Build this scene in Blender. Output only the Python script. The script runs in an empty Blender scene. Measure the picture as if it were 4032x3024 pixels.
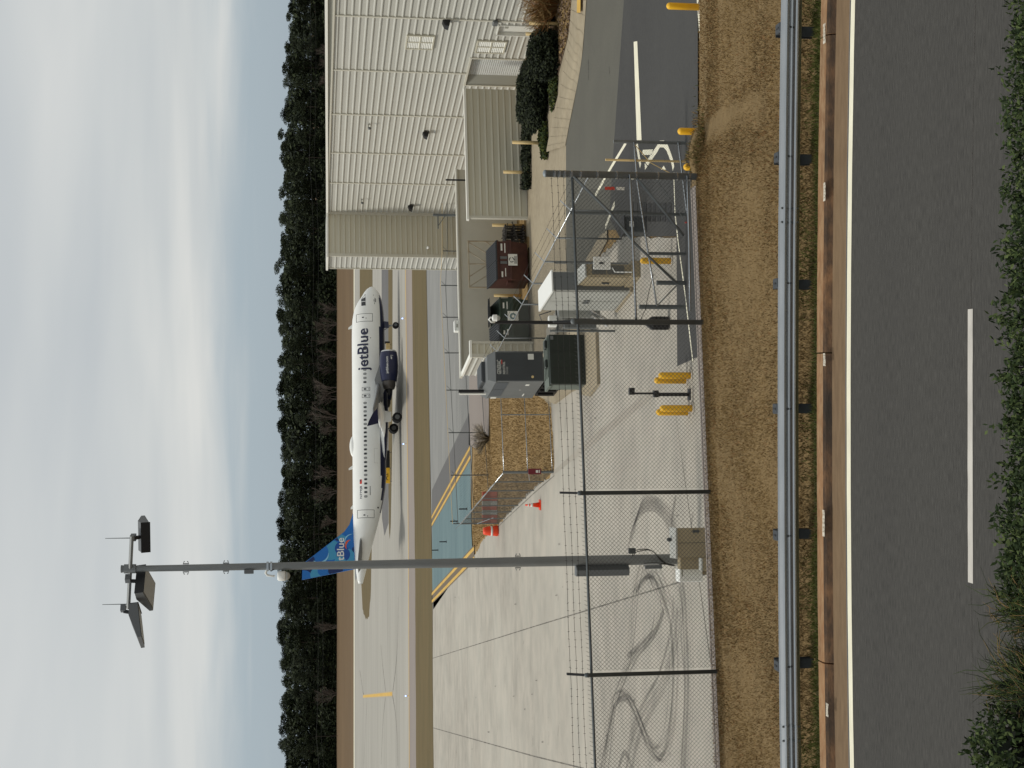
import bpy, bmesh, math, random
from mathutils import Vector, Matrix, noise
random.seed(7)
SC = bpy.context.scene
COL = SC.collection
# ------------------------------------------------------------------ camera (photo is a portrait frame lying on its side)
F = 5591.0; HZ = 1227.0; CAMZ = 7.27
PIT = math.atan(789.0 / F); CP, SP = math.cos(PIT), math.sin(PIT)
cam_d = bpy.data.cameras.new('camera'); cam = bpy.data.objects.new('camera', cam_d); COL.objects.link(cam)
fw = Vector((0, CP, -SP)); up = Vector((0, SP, CP)); rt = Vector((1, 0, 0))
m3 = Matrix((-up, rt, -fw)).transposed()
cam.matrix_world = Matrix.Translation((0, 0, CAMZ)) @ m3.to_4x4()
cam_d.sensor_width = 36; cam_d.lens = F / 4032 * 36; cam_d.clip_end = 6000; cam_d.clip_start = 0.1
SC.camera = cam
# ------------------------------------------------------------------ sky, sun, exposure
SUN_EL, SUN_AZ = math.radians(56), math.radians(-87)      # azimuth measured from +Y (away) towards +X
sun_dir = Vector((math.sin(SUN_AZ) * math.cos(SUN_EL), math.cos(SUN_AZ) * math.cos(SUN_EL), math.sin(SUN_EL)))
W = bpy.data.worlds.new('World'); SC.world = W; W.use_nodes = True
nt = W.node_tree; nt.nodes.clear()
def N(t, **k):
    n = nt.nodes.new(t)
    for a, b in k.items(): setattr(n, a, b)
    return n
out = N('ShaderNodeOutputWorld'); bg = N('ShaderNodeBackground'); bg.inputs['Strength'].default_value = 0.1
sky = N('ShaderNodeTexSky', sky_type='NISHITA'); sky.sun_disc = False
sky.sun_elevation = SUN_EL; sky.sun_rotation = SUN_AZ; sky.air_density = 1.0; sky.dust_density = 1.5
tc = N('ShaderNodeTexCoord'); sep = N('ShaderNodeSeparateXYZ')
nt.links.new(tc.outputs['Generated'], sep.inputs[0])
def MA(op, a, b=None, c=None):
    n = N('ShaderNodeMath', operation=op)
    for i, v in enumerate((a, b, c)):
        if v is None: continue
        if isinstance(v, (int, float)): n.inputs[i].default_value = v
        else: nt.links.new(v, n.inputs[i])
    return n.outputs[0]
zc = MA('MAXIMUM', sep.outputs['Z'], 0.0)
den = MA('ADD', zc, 0.07)
cmb = N('ShaderNodeCombineXYZ')
nt.links.new(MA('DIVIDE', sep.outputs['X'], den), cmb.inputs[0]); nt.links.new(MA('DIVIDE', sep.outputs['Y'], den), cmb.inputs[1])
def NZ(scale, detail, rough, dist, off):
    mp = N('ShaderNodeMapping'); nt.links.new(cmb.outputs[0], mp.inputs['Vector']); mp.inputs['Location'].default_value = off
    mp.inputs['Rotation'].default_value = (0, 0, 0.25); mp.inputs['Scale'].default_value = (0.8, 1.0, 1)
    n = N('ShaderNodeTexNoise'); n.inputs['Scale'].default_value = scale; n.inputs['Detail'].default_value = detail
    n.inputs['Roughness'].default_value = rough; n.inputs['Distortion'].default_value = dist
    nt.links.new(mp.outputs[0], n.inputs['Vector']); return n.outputs['Fac']
n1 = NZ(0.34, 4, 0.42, 0.7, (3.1, 1.7, 0)); n2 = NZ(1.0, 4, 0.45, 0.4, (8, 2, 3))
dens = MA('ADD', MA('MULTIPLY', n1, 0.76), MA('MULTIPLY', n2, 0.24))
rampc = N('ShaderNodeValToRGB'); nt.links.new(dens, rampc.inputs[0])
e = rampc.color_ramp.elements
CL = 8.3
e[0].position = 0.33; e[0].color = (0.61 * CL, 0.65 * CL, 0.675 * CL, 1)
e[1].position = 0.64; e[1].color = (0.93 * CL, 0.925 * CL, 0.885 * CL, 1)
mid = e.new(0.47); mid.color = (0.74 * CL, 0.765 * CL, 0.76 * CL, 1)
# clear strip low over the horizon
nh = NZ(0.9, 4, 0.5, 0.4, (1, 6, 2))
edge = N('ShaderNodeMapRange'); edge.interpolation_type = 'SMOOTHSTEP'
nt.links.new(MA('ADD', zc, MA('MULTIPLY', MA('SUBTRACT', nh, 0.5), 0.05)), edge.inputs[0])
edge.inputs[1].default_value = 0.035; edge.inputs[2].default_value = 0.085; edge.inputs[3].default_value = 0.0; edge.inputs[4].default_value = 1.0
hz = N('ShaderNodeMix', data_type='RGBA'); hz.inputs[0].default_value = 0.9
nt.links.new(sky.outputs[0], hz.inputs[6]); hz.inputs[7].default_value = (0.47 * CL, 0.565 * CL, 0.64 * CL, 1)
mx = N('ShaderNodeMix', data_type='RGBA'); nt.links.new(edge.outputs[0], mx.inputs[0])
nt.links.new(hz.outputs[2], mx.inputs[6]); nt.links.new(rampc.outputs[0], mx.inputs[7])
mx2 = N('ShaderNodeMix', data_type='RGBA'); mx2.inputs[0].default_value = 0.93
nt.links.new(sky.outputs[0], mx2.inputs[6]); nt.links.new(mx.outputs[2], mx2.inputs[7])
nt.links.new(mx2.outputs[2], bg.inputs['Color']); nt.links.new(bg.outputs[0], out.inputs[0])
sd = bpy.data.lights.new('sun', 'SUN'); sd.energy = 2.1; sd.angle = math.radians(11); sd.color = (1.0, 0.955, 0.87)
so = bpy.data.objects.new('sun', sd); COL.objects.link(so)
so.rotation_euler = sun_dir.to_track_quat('Z', 'Y').to_euler(); so.location = (-40, 20, 60)
SC.view_settings.view_transform = 'Standard'; SC.view_settings.look = 'None'
SC.view_settings.exposure = 0.0; SC.view_settings.gamma = 1.0; SC.view_settings.use_curve_mapping = False

# ------------------------------------------------------------------ survey helpers: photo bearings to places on the ground
def ray(x, y):
    u, w = 1512 - y, 2016 - x
    return u, F * CP + w * SP, -F * SP + w * CP
def G(x, y, z=-4.0):
    a, b, c = ray(x, y); t = (z - CAMZ) / c
    return Vector((a * t, b * t, z))
def at(x, y, Y):
    a, b, c = ray(x, y); t = Y / b
    return Vector((a * t, Y, CAMZ + c * t))
def dep(p): return p[1] * CP - (p[2] - CAMZ) * SP
def sc(p): return F / dep(p)                       # photo pixels per metre at p
TH = math.radians(12.75)                           # the airfield grid is turned this much from the road
AW = Vector((-math.sin(TH), math.cos(TH), 0)); RT = Vector((math.cos(TH), math.sin(TH), 0))

# ------------------------------------------------------------------ materials
def C(r, g, b):
    f = lambda v: (v / 255 / 12.92) if v / 255 <= 0.04045 else ((v / 255 + 0.055) / 1.055) ** 2.4
    return (f(r), f(g), f(b))
def mat(name, col, rough=0.7, var=None, scale=4.0, bump=0.0, bscale=60.0, metal=0.0, var2=None, scale2=30.0, stretch=(1, 1, 1), amount=0.6, amount2=0.5, spec=0.4):
    m = bpy.data.materials.new(name); m.use_nodes = True
    t = m.node_tree; b = t.nodes['Principled BSDF']
    b.inputs['Roughness'].default_value = rough; b.inputs['Metallic'].default_value = metal
    b.inputs['Specular IOR Level'].default_value = spec
    col4 = tuple(col) + (1,)
    b.inputs['Base Color'].default_value = col4
    if var is None and bump == 0: return m
    co = t.nodes.new('ShaderNodeTexCoord'); mp = t.nodes.new('ShaderNodeMapping'); mp.inputs['Scale'].default_value = stretch
    t.links.new(co.outputs['Object'], mp.inputs[0])
    last = None
    def layer(prev, c2, s, am, det):
        n = t.nodes.new('ShaderNodeTexNoise'); n.inputs['Scale'].default_value = s; n.inputs['Detail'].default_value = det; n.inputs['Roughness'].default_value = 0.6
        t.links.new(mp.outputs[0], n.inputs['Vector'])
        r = t.nodes.new('ShaderNodeMapRange'); r.inputs[1].default_value = 0.35; r.inputs[2].default_value = 0.68; r.inputs[4].default_value = am
        t.links.new(n.outputs['Fac'], r.inputs[0])
        x = t.nodes.new('ShaderNodeMix'); x.data_type = 'RGBA'; t.links.new(r.outputs[0], x.inputs[0])
        if prev is None: x.inputs[6].default_value = col4
        else: t.links.new(prev, x.inputs[6])
        x.inputs[7].default_value = tuple(c2) + (1,); return x.outputs[2]
    if var is not None: last = layer(None, var, scale, amount, 5)
    if var2 is not None: last = layer(last, var2, scale2, amount2, 3)
    if last is not None: t.links.new(last, b.inputs['Base Color'])
    if bump > 0:
        n = t.nodes.new('ShaderNodeTexNoise'); n.inputs['Scale'].default_value = bscale; n.inputs['Detail'].default_value = 4
        t.links.new(mp.outputs[0], n.inputs['Vector'])
        bp = t.nodes.new('ShaderNodeBump'); bp.inputs['Strength'].default_value = bump; bp.inputs['Distance'].default_value = 0.02
        t.links.new(n.outputs['Fac'], bp.inputs['Height']); t.links.new(bp.outputs[0], b.inputs['Normal'])
    return m
def stain(name, col, fac, scale=3.0, stretch=(1, 1, 1)):          # worn film of rubber, dirt or paint: patchy, partly see-through
    m = bpy.data.materials.new(name); m.use_nodes = True; t = m.node_tree; b = t.nodes['Principled BSDF']
    b.inputs['Base Color'].default_value = tuple(col) + (1,); b.inputs['Roughness'].default_value = 0.85
    co = t.nodes.new('ShaderNodeTexCoord'); mp = t.nodes.new('ShaderNodeMapping'); mp.inputs['Scale'].default_value = stretch
    t.links.new(co.outputs['Object'], mp.inputs[0])
    n = t.nodes.new('ShaderNodeTexNoise'); n.inputs['Scale'].default_value = scale; n.inputs['Detail'].default_value = 5; n.inputs['Roughness'].default_value = 0.7
    t.links.new(mp.outputs[0], n.inputs['Vector'])
    r = t.nodes.new('ShaderNodeMapRange'); r.inputs[1].default_value = 0.3; r.inputs[2].default_value = 0.7; r.inputs[3].default_value = fac * 0.25; r.inputs[4].default_value = fac
    t.links.new(n.outputs['Fac'], r.inputs[0])
    t.links.new(r.outputs[0], b.inputs['Alpha']); return m

M = {}
M['asphalt_road'] = mat('asphalt road', C(57, 56, 53), 0.9, C(48, 47, 45), 0.9, 0.6, 110, var2=C(90, 88, 84), scale2=60, stretch=(0.10, 1, 1), amount2=0.5)
M['asphalt_old'] = mat('old grey asphalt', C(88, 87, 79), 0.9, C(77, 76, 70), 0.5, 0.3, 40, var2=C(104, 102, 94), scale2=18, amount2=0.4)
M['asphalt_new'] = mat('dark asphalt', C(62, 62, 61), 0.85, C(48, 48, 49), 0.35, 0.3, 40, var2=C(76, 76, 74), scale2=14, stretch=(0.4, 1, 1), amount2=0.4)
M['asphalt_far'] = mat('taxiway asphalt', C(100, 99, 98), 0.9, C(86, 85, 85), 0.15, stretch=(0.3, 1, 1))
M['concrete'] = mat('pale apron concrete', C(168, 164, 153), 0.85, C(142, 137, 127), 0.16, 0.15, 30, var2=C(186, 178, 165), scale2=0.8, amount=0.85, stretch=(0.7, 1, 1))
M['concrete_taxi'] = mat('taxiway concrete', C(156, 153, 144), 0.9, C(132, 129, 121), 0.05, var2=C(172, 168, 160), scale2=0.3, stretch=(0.15, 1, 1))
M['concrete_beige'] = mat('beige pavement concrete', C(154, 143, 121), 0.9, C(130, 119, 100), 0.3, 0.15, 30, var2=C(168, 157, 135), scale2=2.5)
M['concrete_grey'] = mat('grey apron concrete', C(128, 128, 125), 0.9, C(104, 104, 102), 0.09, var2=C(146, 145, 141), scale2=0.6, stretch=(0.25, 1, 1))
M['shoulder'] = mat('pinkish taxiway shoulder', C(142, 133, 126), 0.9, C(128, 119, 113), 0.1, stretch=(0.2, 1, 1))
M['gutter_grey'] = mat('dirty gutter concrete', C(160, 154, 142), 0.9, C(136, 130, 119), 0.5, var2=C(164, 158, 147), scale2=2.2)
M['kerb'] = mat('stained kerb concrete', C(146, 108, 74), 0.9, C(104, 78, 56), 2.0, 0.4, 50, var2=C(172, 146, 112), scale2=14, stretch=(0.35, 1, 1), amount=0.8)
M['kerb_face'] = mat('blackened kerb face', C(134, 100, 70), 0.9, C(50, 43, 36), 2.2, 0.4, 50, var2=C(60, 50, 42), scale2=11, stretch=(0.45, 1, 1), amount=1.0, amount2=0.8)
M['gutter'] = mat('brown gutter concrete', C(112, 92, 68), 0.9, C(92, 74, 56), 1.4, 0.25, 60, var2=C(132, 110, 84), scale2=12, stretch=(0.2, 1, 1))
M['soil'] = mat('dry turf soil', C(117, 97, 64), 1.0, C(98, 81, 52), 0.9, 0.6, 30, var2=C(134, 113, 78), scale2=9, stretch=(0.5, 1, 1))
M['verge'] = mat('verge soil', C(72, 70, 32), 1.0, C(58, 58, 24), 1.5, 0.6, 30, var2=C(100, 86, 50), scale2=8)
M['field'] = mat('dormant airfield grass', C(138, 114, 74), 1.0, C(116, 92, 56), 0.22, 0.4, 8, var2=C(158, 130, 84), scale2=1.6, stretch=(0.5, 1, 1), amount2=0.6)
M['field_green'] = mat('greenish mown grass strip', C(96, 82, 50), 1.0, C(78, 70, 40), 0.14, var2=C(108, 93, 60), scale2=0.9, stretch=(0.2, 1, 1))
M['hill'] = mat('brown far hillside', C(102, 82, 57), 1.0, C(82, 66, 46), 0.05, var2=C(114, 93, 66), scale2=0.2, stretch=(0.2, 1, 1))
M['mulch'] = mat('bark mulch', C(120, 100, 82), 1.0, C(88, 70, 58), 3, 0.8, 30, var2=C(146, 128, 108), scale2=9)
M['teal'] = mat('blue green painted pavement', C(94, 117, 121), 0.85, C(78, 101, 107), 0.12, var2=C(114, 134, 135), scale2=0.5, stretch=(0.2, 1, 1))
M['white_line'] = mat('white road paint', C(232, 228, 206), 0.7, C(206, 200, 178), 6, 0.1, 60, stretch=(0.3, 1, 1))
M['dash_line'] = mat('worn white road paint', C(196, 192, 184), 0.75, C(158, 154, 148), 5, 0.2, 60, stretch=(0.3, 1, 1))
M['yellow_line'] = mat('yellow taxiway paint', C(206, 168, 84), 0.8, C(178, 142, 68), 0.6)
M['black_line'] = mat('dark paint border', C(108, 96, 80), 0.9)
M['galv'] = mat('weathered galvanised steel', C(178, 182, 185), 0.27, C(160, 165, 168), 5, 0.04, 40, metal=0.92, stretch=(0.4, 1, 2))
M['galv_dull'] = mat('dull galvanised steel', C(116, 120, 120), 0.6, C(92, 96, 97), 6, metal=0.4)
M['galv_dark'] = mat('dark weathered fence pipe', C(92, 97, 98), 0.55, C(74, 79, 81), 8, metal=0.35)
M['galv_post'] = mat('smooth grey terminal pipe', C(140, 147, 151), 0.5, C(118, 125, 129), 5, metal=0.15)
M['mesh'] = mat('grey fence wire', C(66, 67, 64), 0.6, metal=0.3)
M['wire'] = mat('dark barbed wire', C(52, 50, 46), 0.7, metal=0.3)
M['post_dark'] = mat('dark guardrail post', C(72, 78, 82), 0.6, C(54, 58, 62), 7, metal=0.4)
M['block'] = mat('plastic guardrail block', C(56, 60, 64), 0.6)
M['siding'] = mat('cream steel siding', C(188, 187, 178), 0.5, C(176, 175, 167), 0.9, stretch=(0.3, 0.3, 3), amount=0.5)
M['siding_tan'] = mat('tan steel siding', C(198, 194, 176), 0.55, C(186, 182, 164), 0.8, stretch=(0.3, 0.3, 3), amount=0.5)
M['trim'] = mat('cream metal trim', C(198, 195, 181), 0.5)
M['trim_white'] = mat('white metal gutter', C(236, 235, 226), 0.45)
M['stucco'] = mat('beige rendered wall', C(200, 196, 181), 0.85, C(188, 184, 168), 0.6, 0.1, 40, var2=C(200, 197, 182), scale2=3)
M['door_white'] = mat('white door paint', C(218, 218, 210), 0.5)
M['door_roll'] = mat('grey roller shutter', C(196, 198, 194), 0.5, C(180, 182, 178), 3)
M['jamb'] = mat('door jamb metal', C(150, 150, 140), 0.6)
M['yellow'] = mat('yellow bollard sleeve', C(238, 186, 36), 0.5, C(222, 166, 26), 3, spec=0.5)
M['timber'] = mat('yellow painted pipe', C(216, 192, 140), 0.7, C(198, 168, 112), 4, stretch=(1, 1, 0.3))
M['black'] = mat('black paint', C(26, 26, 27), 0.5)
M['rubber'] = mat('tyre rubber', C(30, 30, 31), 0.85)
M['dark_grey'] = mat('dark grey cabinet paint', C(62, 66, 68), 0.5, C(54, 57, 59), 1.5)
M['mid_grey'] = mat('grey cabinet paint', C(104, 107, 107), 0.5, C(94, 97, 97), 1.5)
M['light_grey'] = mat('light grey cabinet paint', C(168, 169, 163), 0.5, C(152, 153, 147), 1.2)
M['green_box'] = mat('dark green cabinet paint', C(34, 42, 36), 0.5, C(26, 33, 28), 2)
M['green_lid'] = mat('grey green cabinet top', C(104, 112, 104), 0.6, C(86, 94, 88), 2)
M['brown_bin'] = mat('brown dumpster paint', C(68, 38, 32), 0.55, C(52, 28, 25), 1.2, var2=C(86, 52, 42), scale2=4)
M['green_bin'] = mat('dark green dumpster paint', C(44, 58, 48), 0.55, C(32, 44, 37), 1.2)
M['lid'] = mat('black plastic lid', C(44, 47, 50), 0.5)
M['white'] = mat('white plastic', C(226, 227, 222), 0.45)
M['paper'] = mat('white label', C(214, 214, 206), 0.6)
M['beige_box'] = mat('beige cabinet paint', C(150, 138, 112), 0.6, C(136, 124, 100), 2)
M['beige_dark'] = mat('dusty dark grille', C(98, 96, 88), 0.7)
M['orange'] = mat('orange plastic', C(232, 70, 32), 0.5)
M['barrier_red'] = mat('faded orange barrier', C(176, 92, 72), 0.7, C(150, 78, 62), 2)
M['red'] = mat('dark red sign', C(104, 26, 36), 0.5)
M['red_bright'] = mat('red sign', C(200, 62, 46), 0.5)
M['rust'] = mat('rusty frame', C(176, 168, 146), 0.8, C(142, 112, 78), 2)
M['wood_dark'] = mat('weathered pallet wood', C(70, 66, 62), 0.9, C(48, 46, 44), 4)
M['ac_white'] = mat('white aircraft paint', C(236, 237, 233), 0.3, C(226, 227, 223), 0.5, spec=0.5)
M['navy'] = mat('navy aircraft paint', C(24, 30, 62), 0.28, spec=0.5)
M['ac_grey'] = mat('grey wing paint', C(132, 135, 136), 0.45, C(118, 121, 122), 0.8)
M['ac_dark'] = mat('dark grey tailplane paint', C(112, 114, 114), 0.5)
M['metal_bright'] = mat('bright intake lip', C(205, 206, 206), 0.25, metal=0.8)
M['metal_dark'] = mat('burnt exhaust metal', C(92, 88, 84), 0.45, metal=0.7)
M['glass'] = mat('dark cabin window', C(44, 46, 48), 0.2, spec=0.6)
M['blind'] = mat('cabin window blind', C(150, 152, 150), 0.4)
M['t_blue'] = mat('mid blue tail paint', C(28, 108, 186), 0.35)
M['t_sky'] = mat('light blue tail paint', C(66, 150, 190), 0.35)
M['t_deep'] = mat('deep blue tail paint', C(24, 78, 156), 0.35)
M['t_navy'] = mat('navy tail paint', C(20, 44, 96), 0.35)
M['t_pale'] = mat('pale blue tail paint', C(140, 198, 226), 0.35)
M['t_orange'] = mat('orange tail paint', C(224, 92, 48), 0.35)
M['bark'] = mat('bark', C(52, 45, 38), 0.95, C(40, 34, 29), 4)
M['bare'] = mat('bare grey twigs', C(92, 83, 76), 0.95)
M['lamp_grey'] = mat('floodlight housing', C(98, 101, 103), 0.55)
M['lens'] = mat('floodlight lens', C(128, 131, 132), 0.3)
M['pole'] = mat('galvanised mast', C(128, 131, 131), 0.5, C(108, 111, 111), 2.5, metal=0.35, stretch=(1, 1, 0.3))
M['skid'] = stain('tyre rubber marks', C(66, 63, 61), 0.42, 1.2)
M['skid_soft'] = stain('faint tyre marks', C(96, 92, 88), 0.27, 0.7)
M['joint'] = stain('slab joint tar', C(70, 66, 62), 0.75, 1.0)
M['oil'] = stain('oil stains', C(66, 62, 60), 0.6, 2.0)
M['damp'] = stain('dirt film', C(120, 112, 100), 0.6, 0.5)
def leafmat(n, a): 
    m = mat(n, a, 0.7, spec=0.12); return m
M['pine1'] = leafmat('pine needles dark', C(40, 47, 32)); M['pine2'] = leafmat('pine needles mid', C(52, 59, 38)); M['pine3'] = leafmat('pine needles deep', C(31, 37, 27))
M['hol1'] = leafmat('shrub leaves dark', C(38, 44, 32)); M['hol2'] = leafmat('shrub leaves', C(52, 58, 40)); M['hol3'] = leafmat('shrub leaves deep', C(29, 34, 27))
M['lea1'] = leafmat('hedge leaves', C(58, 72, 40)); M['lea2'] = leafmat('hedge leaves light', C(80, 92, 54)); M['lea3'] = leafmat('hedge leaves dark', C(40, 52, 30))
M['bl1'] = leafmat('straw blades', C(142, 119, 80)); M['bl2'] = leafmat('brown blades', C(120, 99, 65)); M['bl3'] = leafmat('dark blades', C(100, 84, 55)); M['bl4'] = leafmat('green blades', C(76, 82, 38)); M['bl5'] = leafmat('russet blades', C(122, 84, 50))

# ------------------------------------------------------------------ mesh builder
class MB:
    def __init__(s): s.v = []; s.f = []; s.m = []
    def add(s, vs, fs, mi=0):
        o = len(s.v); s.v += [tuple(v) for v in vs]; s.f += [tuple(i + o for i in f) for f in fs]; s.m += [mi] * len(fs); return s
    def box(s, x0, x1, y0, y1, z0, z1, mi=0):
        return s.add([(x0,y0,z0),(x1,y0,z0),(x1,y1,z0),(x0,y1,z0),(x0,y0,z1),(x1,y0,z1),(x1,y1,z1),(x0,y1,z1)],
                     [(3,2,1,0),(4,5,6,7),(0,1,5,4),(1,2,6,5),(2,3,7,6),(3,0,4,7)], mi)
    def cbox(s, x0, x1, y0, y1, z0, z1, b=0.02, mi=0):            # box with chamfered upright corners and top edge
        p = [(x0+b,y0),(x1-b,y0),(x1,y0+b),(x1,y1-b),(x1-b,y1),(x0+b,y1),(x0,y1-b),(x0,y0+b)]
        cx, cy = (x0+x1)/2, (y0+y1)/2
        vs = [(x,y,z0) for x,y in p] + [(x,y,z1-b) for x,y in p] + [(x-math.copysign(b*0.7,x-cx),y-math.copysign(b*0.7,y-cy),z1) for x,y in p]
        n = 8; fs = [tuple(range(n))[::-1], tuple(range(2*n,3*n))]
        for k in (0, n):
            for i in range(n): fs.append((k+i, k+(i+1)%n, k+n+(i+1)%n, k+n+i))
        return s.add(vs, fs, mi)
    def ring(s, c, r, ax, n, ph=0.0, rz=None):
        ax = Vector(ax).normalized(); a = ax.orthogonal().normalized() if abs(ax.z) < 0.99 else Vector((1,0,0)); b = ax.cross(a)
        return [Vector(c) + a*(r*math.cos(2*math.pi*(i+ph)/n)) + b*(r*math.sin(2*math.pi*(i+ph)/n)) for i in range(n)]
    def tube(s, pts, r, n=6, mi=0, cap=True):
        pts = [Vector(p) for p in pts]; rs = r if isinstance(r, (list, tuple)) else [r]*len(pts)
        vs = []; a0 = None
        for i, p in enumerate(pts):
            d = (pts[min(i+1,len(pts)-1)] - pts[max(i-1,0)]).normalized()
            a = d.orthogonal().normalized() if a0 is None else (a0 - d*a0.dot(d)).normalized()
            a0 = a; b = d.cross(a)
            vs += [p + a*(rs[i]*math.cos(2*math.pi*k/n)) + b*(rs[i]*math.sin(2*math.pi*k/n)) for k in range(n)]
        fs = [(i*n+k, i*n+(k+1)%n, (i+1)*n+(k+1)%n, (i+1)*n+k) for i in range(len(pts)-1) for k in range(n)]
        if cap: fs += [tuple(range(n))[::-1], tuple(range((len(pts)-1)*n, len(pts)*n))]
        return s.add(vs, fs, mi)
    def lathe(s, prof, n=16, mi=0, c=(0,0,0)):
        vs = [(c[0]+r*math.cos(2*math.pi*k/n), c[1]+r*math.sin(2*math.pi*k/n), c[2]+z) for r, z in prof for k in range(n)]
        fs = [(i*n+k, i*n+(k+1)%n, (i+1)*n+(k+1)%n, (i+1)*n+k) for i in range(len(prof)-1) for k in range(n)]
        fs += [tuple(range(n))[::-1], tuple(range((len(prof)-1)*n, len(prof)*n))]
        return s.add(vs, fs, mi)
    def prism(s, poly, d, mi=0):                                   # polygon (3D list) pushed along vector d
        d = Vector(d); n = len(poly); vs = [Vector(p) for p in poly] + [Vector(p)+d for p in poly]
        fs = [tuple(range(n))[::-1], tuple(range(n,2*n))] + [(i,(i+1)%n,n+(i+1)%n,n+i) for i in range(n)]
        return s.add(vs, fs, mi)
    def poly(s, pts, mi=0): return s.add(pts, [tuple(range(len(pts)))], mi)
    def mesh(s, name, mats):
        me = bpy.data.meshes.new(name); me.from_pydata(s.v, [], s.f)
        for m in (mats if isinstance(mats, (list, tuple)) else [mats]): me.materials.append(m)
        me.polygons.foreach_set('material_index', s.m); me.update(); return me
    def build(s, name, mats, parent=None, smooth=False, loc=None, fix=True):
        me = s.mesh(name, mats)
        if fix:
            bm = bmesh.new(); bm.from_mesh(me); bmesh.ops.recalc_face_normals(bm, faces=bm.faces); bm.to_mesh(me); bm.free()
        if smooth:
            me.polygons.foreach_set('use_smooth', [True]*len(me.polygons))
        return link(name, me, parent, loc)
def link(name, me, parent=None, loc=None, rz=None):
    o = bpy.data.objects.new(name, me); COL.objects.link(o)
    if parent is not None: o.parent = parent
    if loc is not None: o.location = loc
    if rz is not None: o.rotation_euler = (0, 0, rz)
    return o
def tag(o, label=None, cat=None, group=None, kind=None):
    if label: o['label'] = label
    if cat: o['category'] = cat
    if group: o['group'] = group
    if kind: o['kind'] = kind
    return o
def thing(name, label, cat, loc=(0,0,0), rz=0.0, group=None):
    o = bpy.data.objects.new(name, None); COL.objects.link(o); o.empty_display_size = 0.2
    o.location = loc; o.rotation_euler = (0,0,rz); return tag(o, label, cat, group)
def dup(root, loc, rz=None, label=None, parent=None):
    c = root.copy(); COL.objects.link(c)
    if parent is not None: c.parent = parent
    else:
        c.location = loc
        if rz is not None: c.rotation_euler = (0,0,rz)
        if label: c['label'] = label
    for ch in list(root.children): dup(ch, None, parent=c)
    return c
def struct(name, mb, m, label=None, kind='structure', smooth=False, fix=True):
    o = mb.build(name, m, None, smooth, fix=fix); o['kind'] = kind
    if label: o['label'] = label
    return o
def text_mb(body, size, depth=0.0, mi=0, space=1.0, bold=0.0):
    cu = bpy.data.curves.new('lettering', 'FONT'); cu.body = body; cu.size = size; cu.space_character = space; cu.offset = bold; cu.resolution_u = 3; cu.fill_mode = 'FRONT'
    o = bpy.data.objects.new('lettering', cu); COL.objects.link(o)
    me = o.to_mesh(); v = [tuple(p.co) for p in me.vertices]; f = [tuple(p.vertices) for p in me.polygons]
    o.to_mesh_clear(); bpy.data.objects.remove(o); bpy.data.curves.remove(cu)
    x0 = min(p[0] for p in v); x1 = max(p[0] for p in v)
    return [(p[0]-x0, p[1], 0) for p in v], f, x1 - x0
def sign_text(mb, body, size, org, ux, uz, mi, fit=None):           # flat lettering on a face: ux reading direction, uz up
    v, f, w = text_mb(body, size); k = 1.0 if fit is None else fit / w
    ux, uz, org = Vector(ux), Vector(uz), Vector(org)
    mb.add([org + ux*(p[0]*k) + uz*p[1] for p in v], f, mi)
rnd = random.uniform

# ================================================================== GROUND
def crest_z(X):
    if X > 3.9: return max(0.24, 0.436 - 0.30 * (X - 3.9))
    return max(0.05, 0.315 + 0.031 * X)
def bow(X): return 0.0052 * X * X + 0.004 * X
def terr(X, Y):
    if Y < 20.4: Y = min(20.4, Y + 0.0052*min(144, X*X)*(20.4 - Y))
    if Y < 19.45: return 0.10
    if Y < 20.0: return 0.10 - 0.20 * (Y - 19.45)
    if Y < 20.4: return -0.01 + 0.35 * (Y - 20.0)
    c = crest_z(X)
    if Y < 23.9: return 0.13 + (c - 0.13) * ((Y - 20.4) / 3.5) ** 0.9
    fe = 24.6 + 0.045 * X + 0.44 if X < 4.3 else 25.25
    if Y < fe: return c
    return max(-4.1, c - (Y - fe) * (c + 4.1) / 9.5)
mb = MB()
xs = [-60, -30, -16] + [-12 + i*0.6 for i in range(41)] + [16, 30, 60]
ys = [19.235, 19.25, 19.44, 19.7, 20, 20.4, 21, 22, 23, 23.5, 23.9, 24.3, None, 27, 30, 33, 35.4, 36.4]
vs = []
for y in ys:
    for x in xs:
        yy = y if y is not None else ((24.6 + 0.045*max(-12, x) + 0.43) if x < 4.3 else 25.24)
        vs.append((x, yy, (-0.15 if yy < 19.24 else 0.05 if yy < 19.3 else terr(max(-12, x), yy)) + (0.03*noise.noise((x*0.9, yy*0.9, 0)) if 20.5 < yy < 24.1 else 0)))
nx = len(xs)
mb.add(vs, [(j*nx+i, j*nx+i+1, (j+1)*nx+i+1, (j+1)*nx+i) for j in range(len(ys)-1) for i in range(nx-1)])
struct('embankment', mb, M['soil'], 'dry brown grass embankment between the guardrail and the fence', smooth=True)
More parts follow.
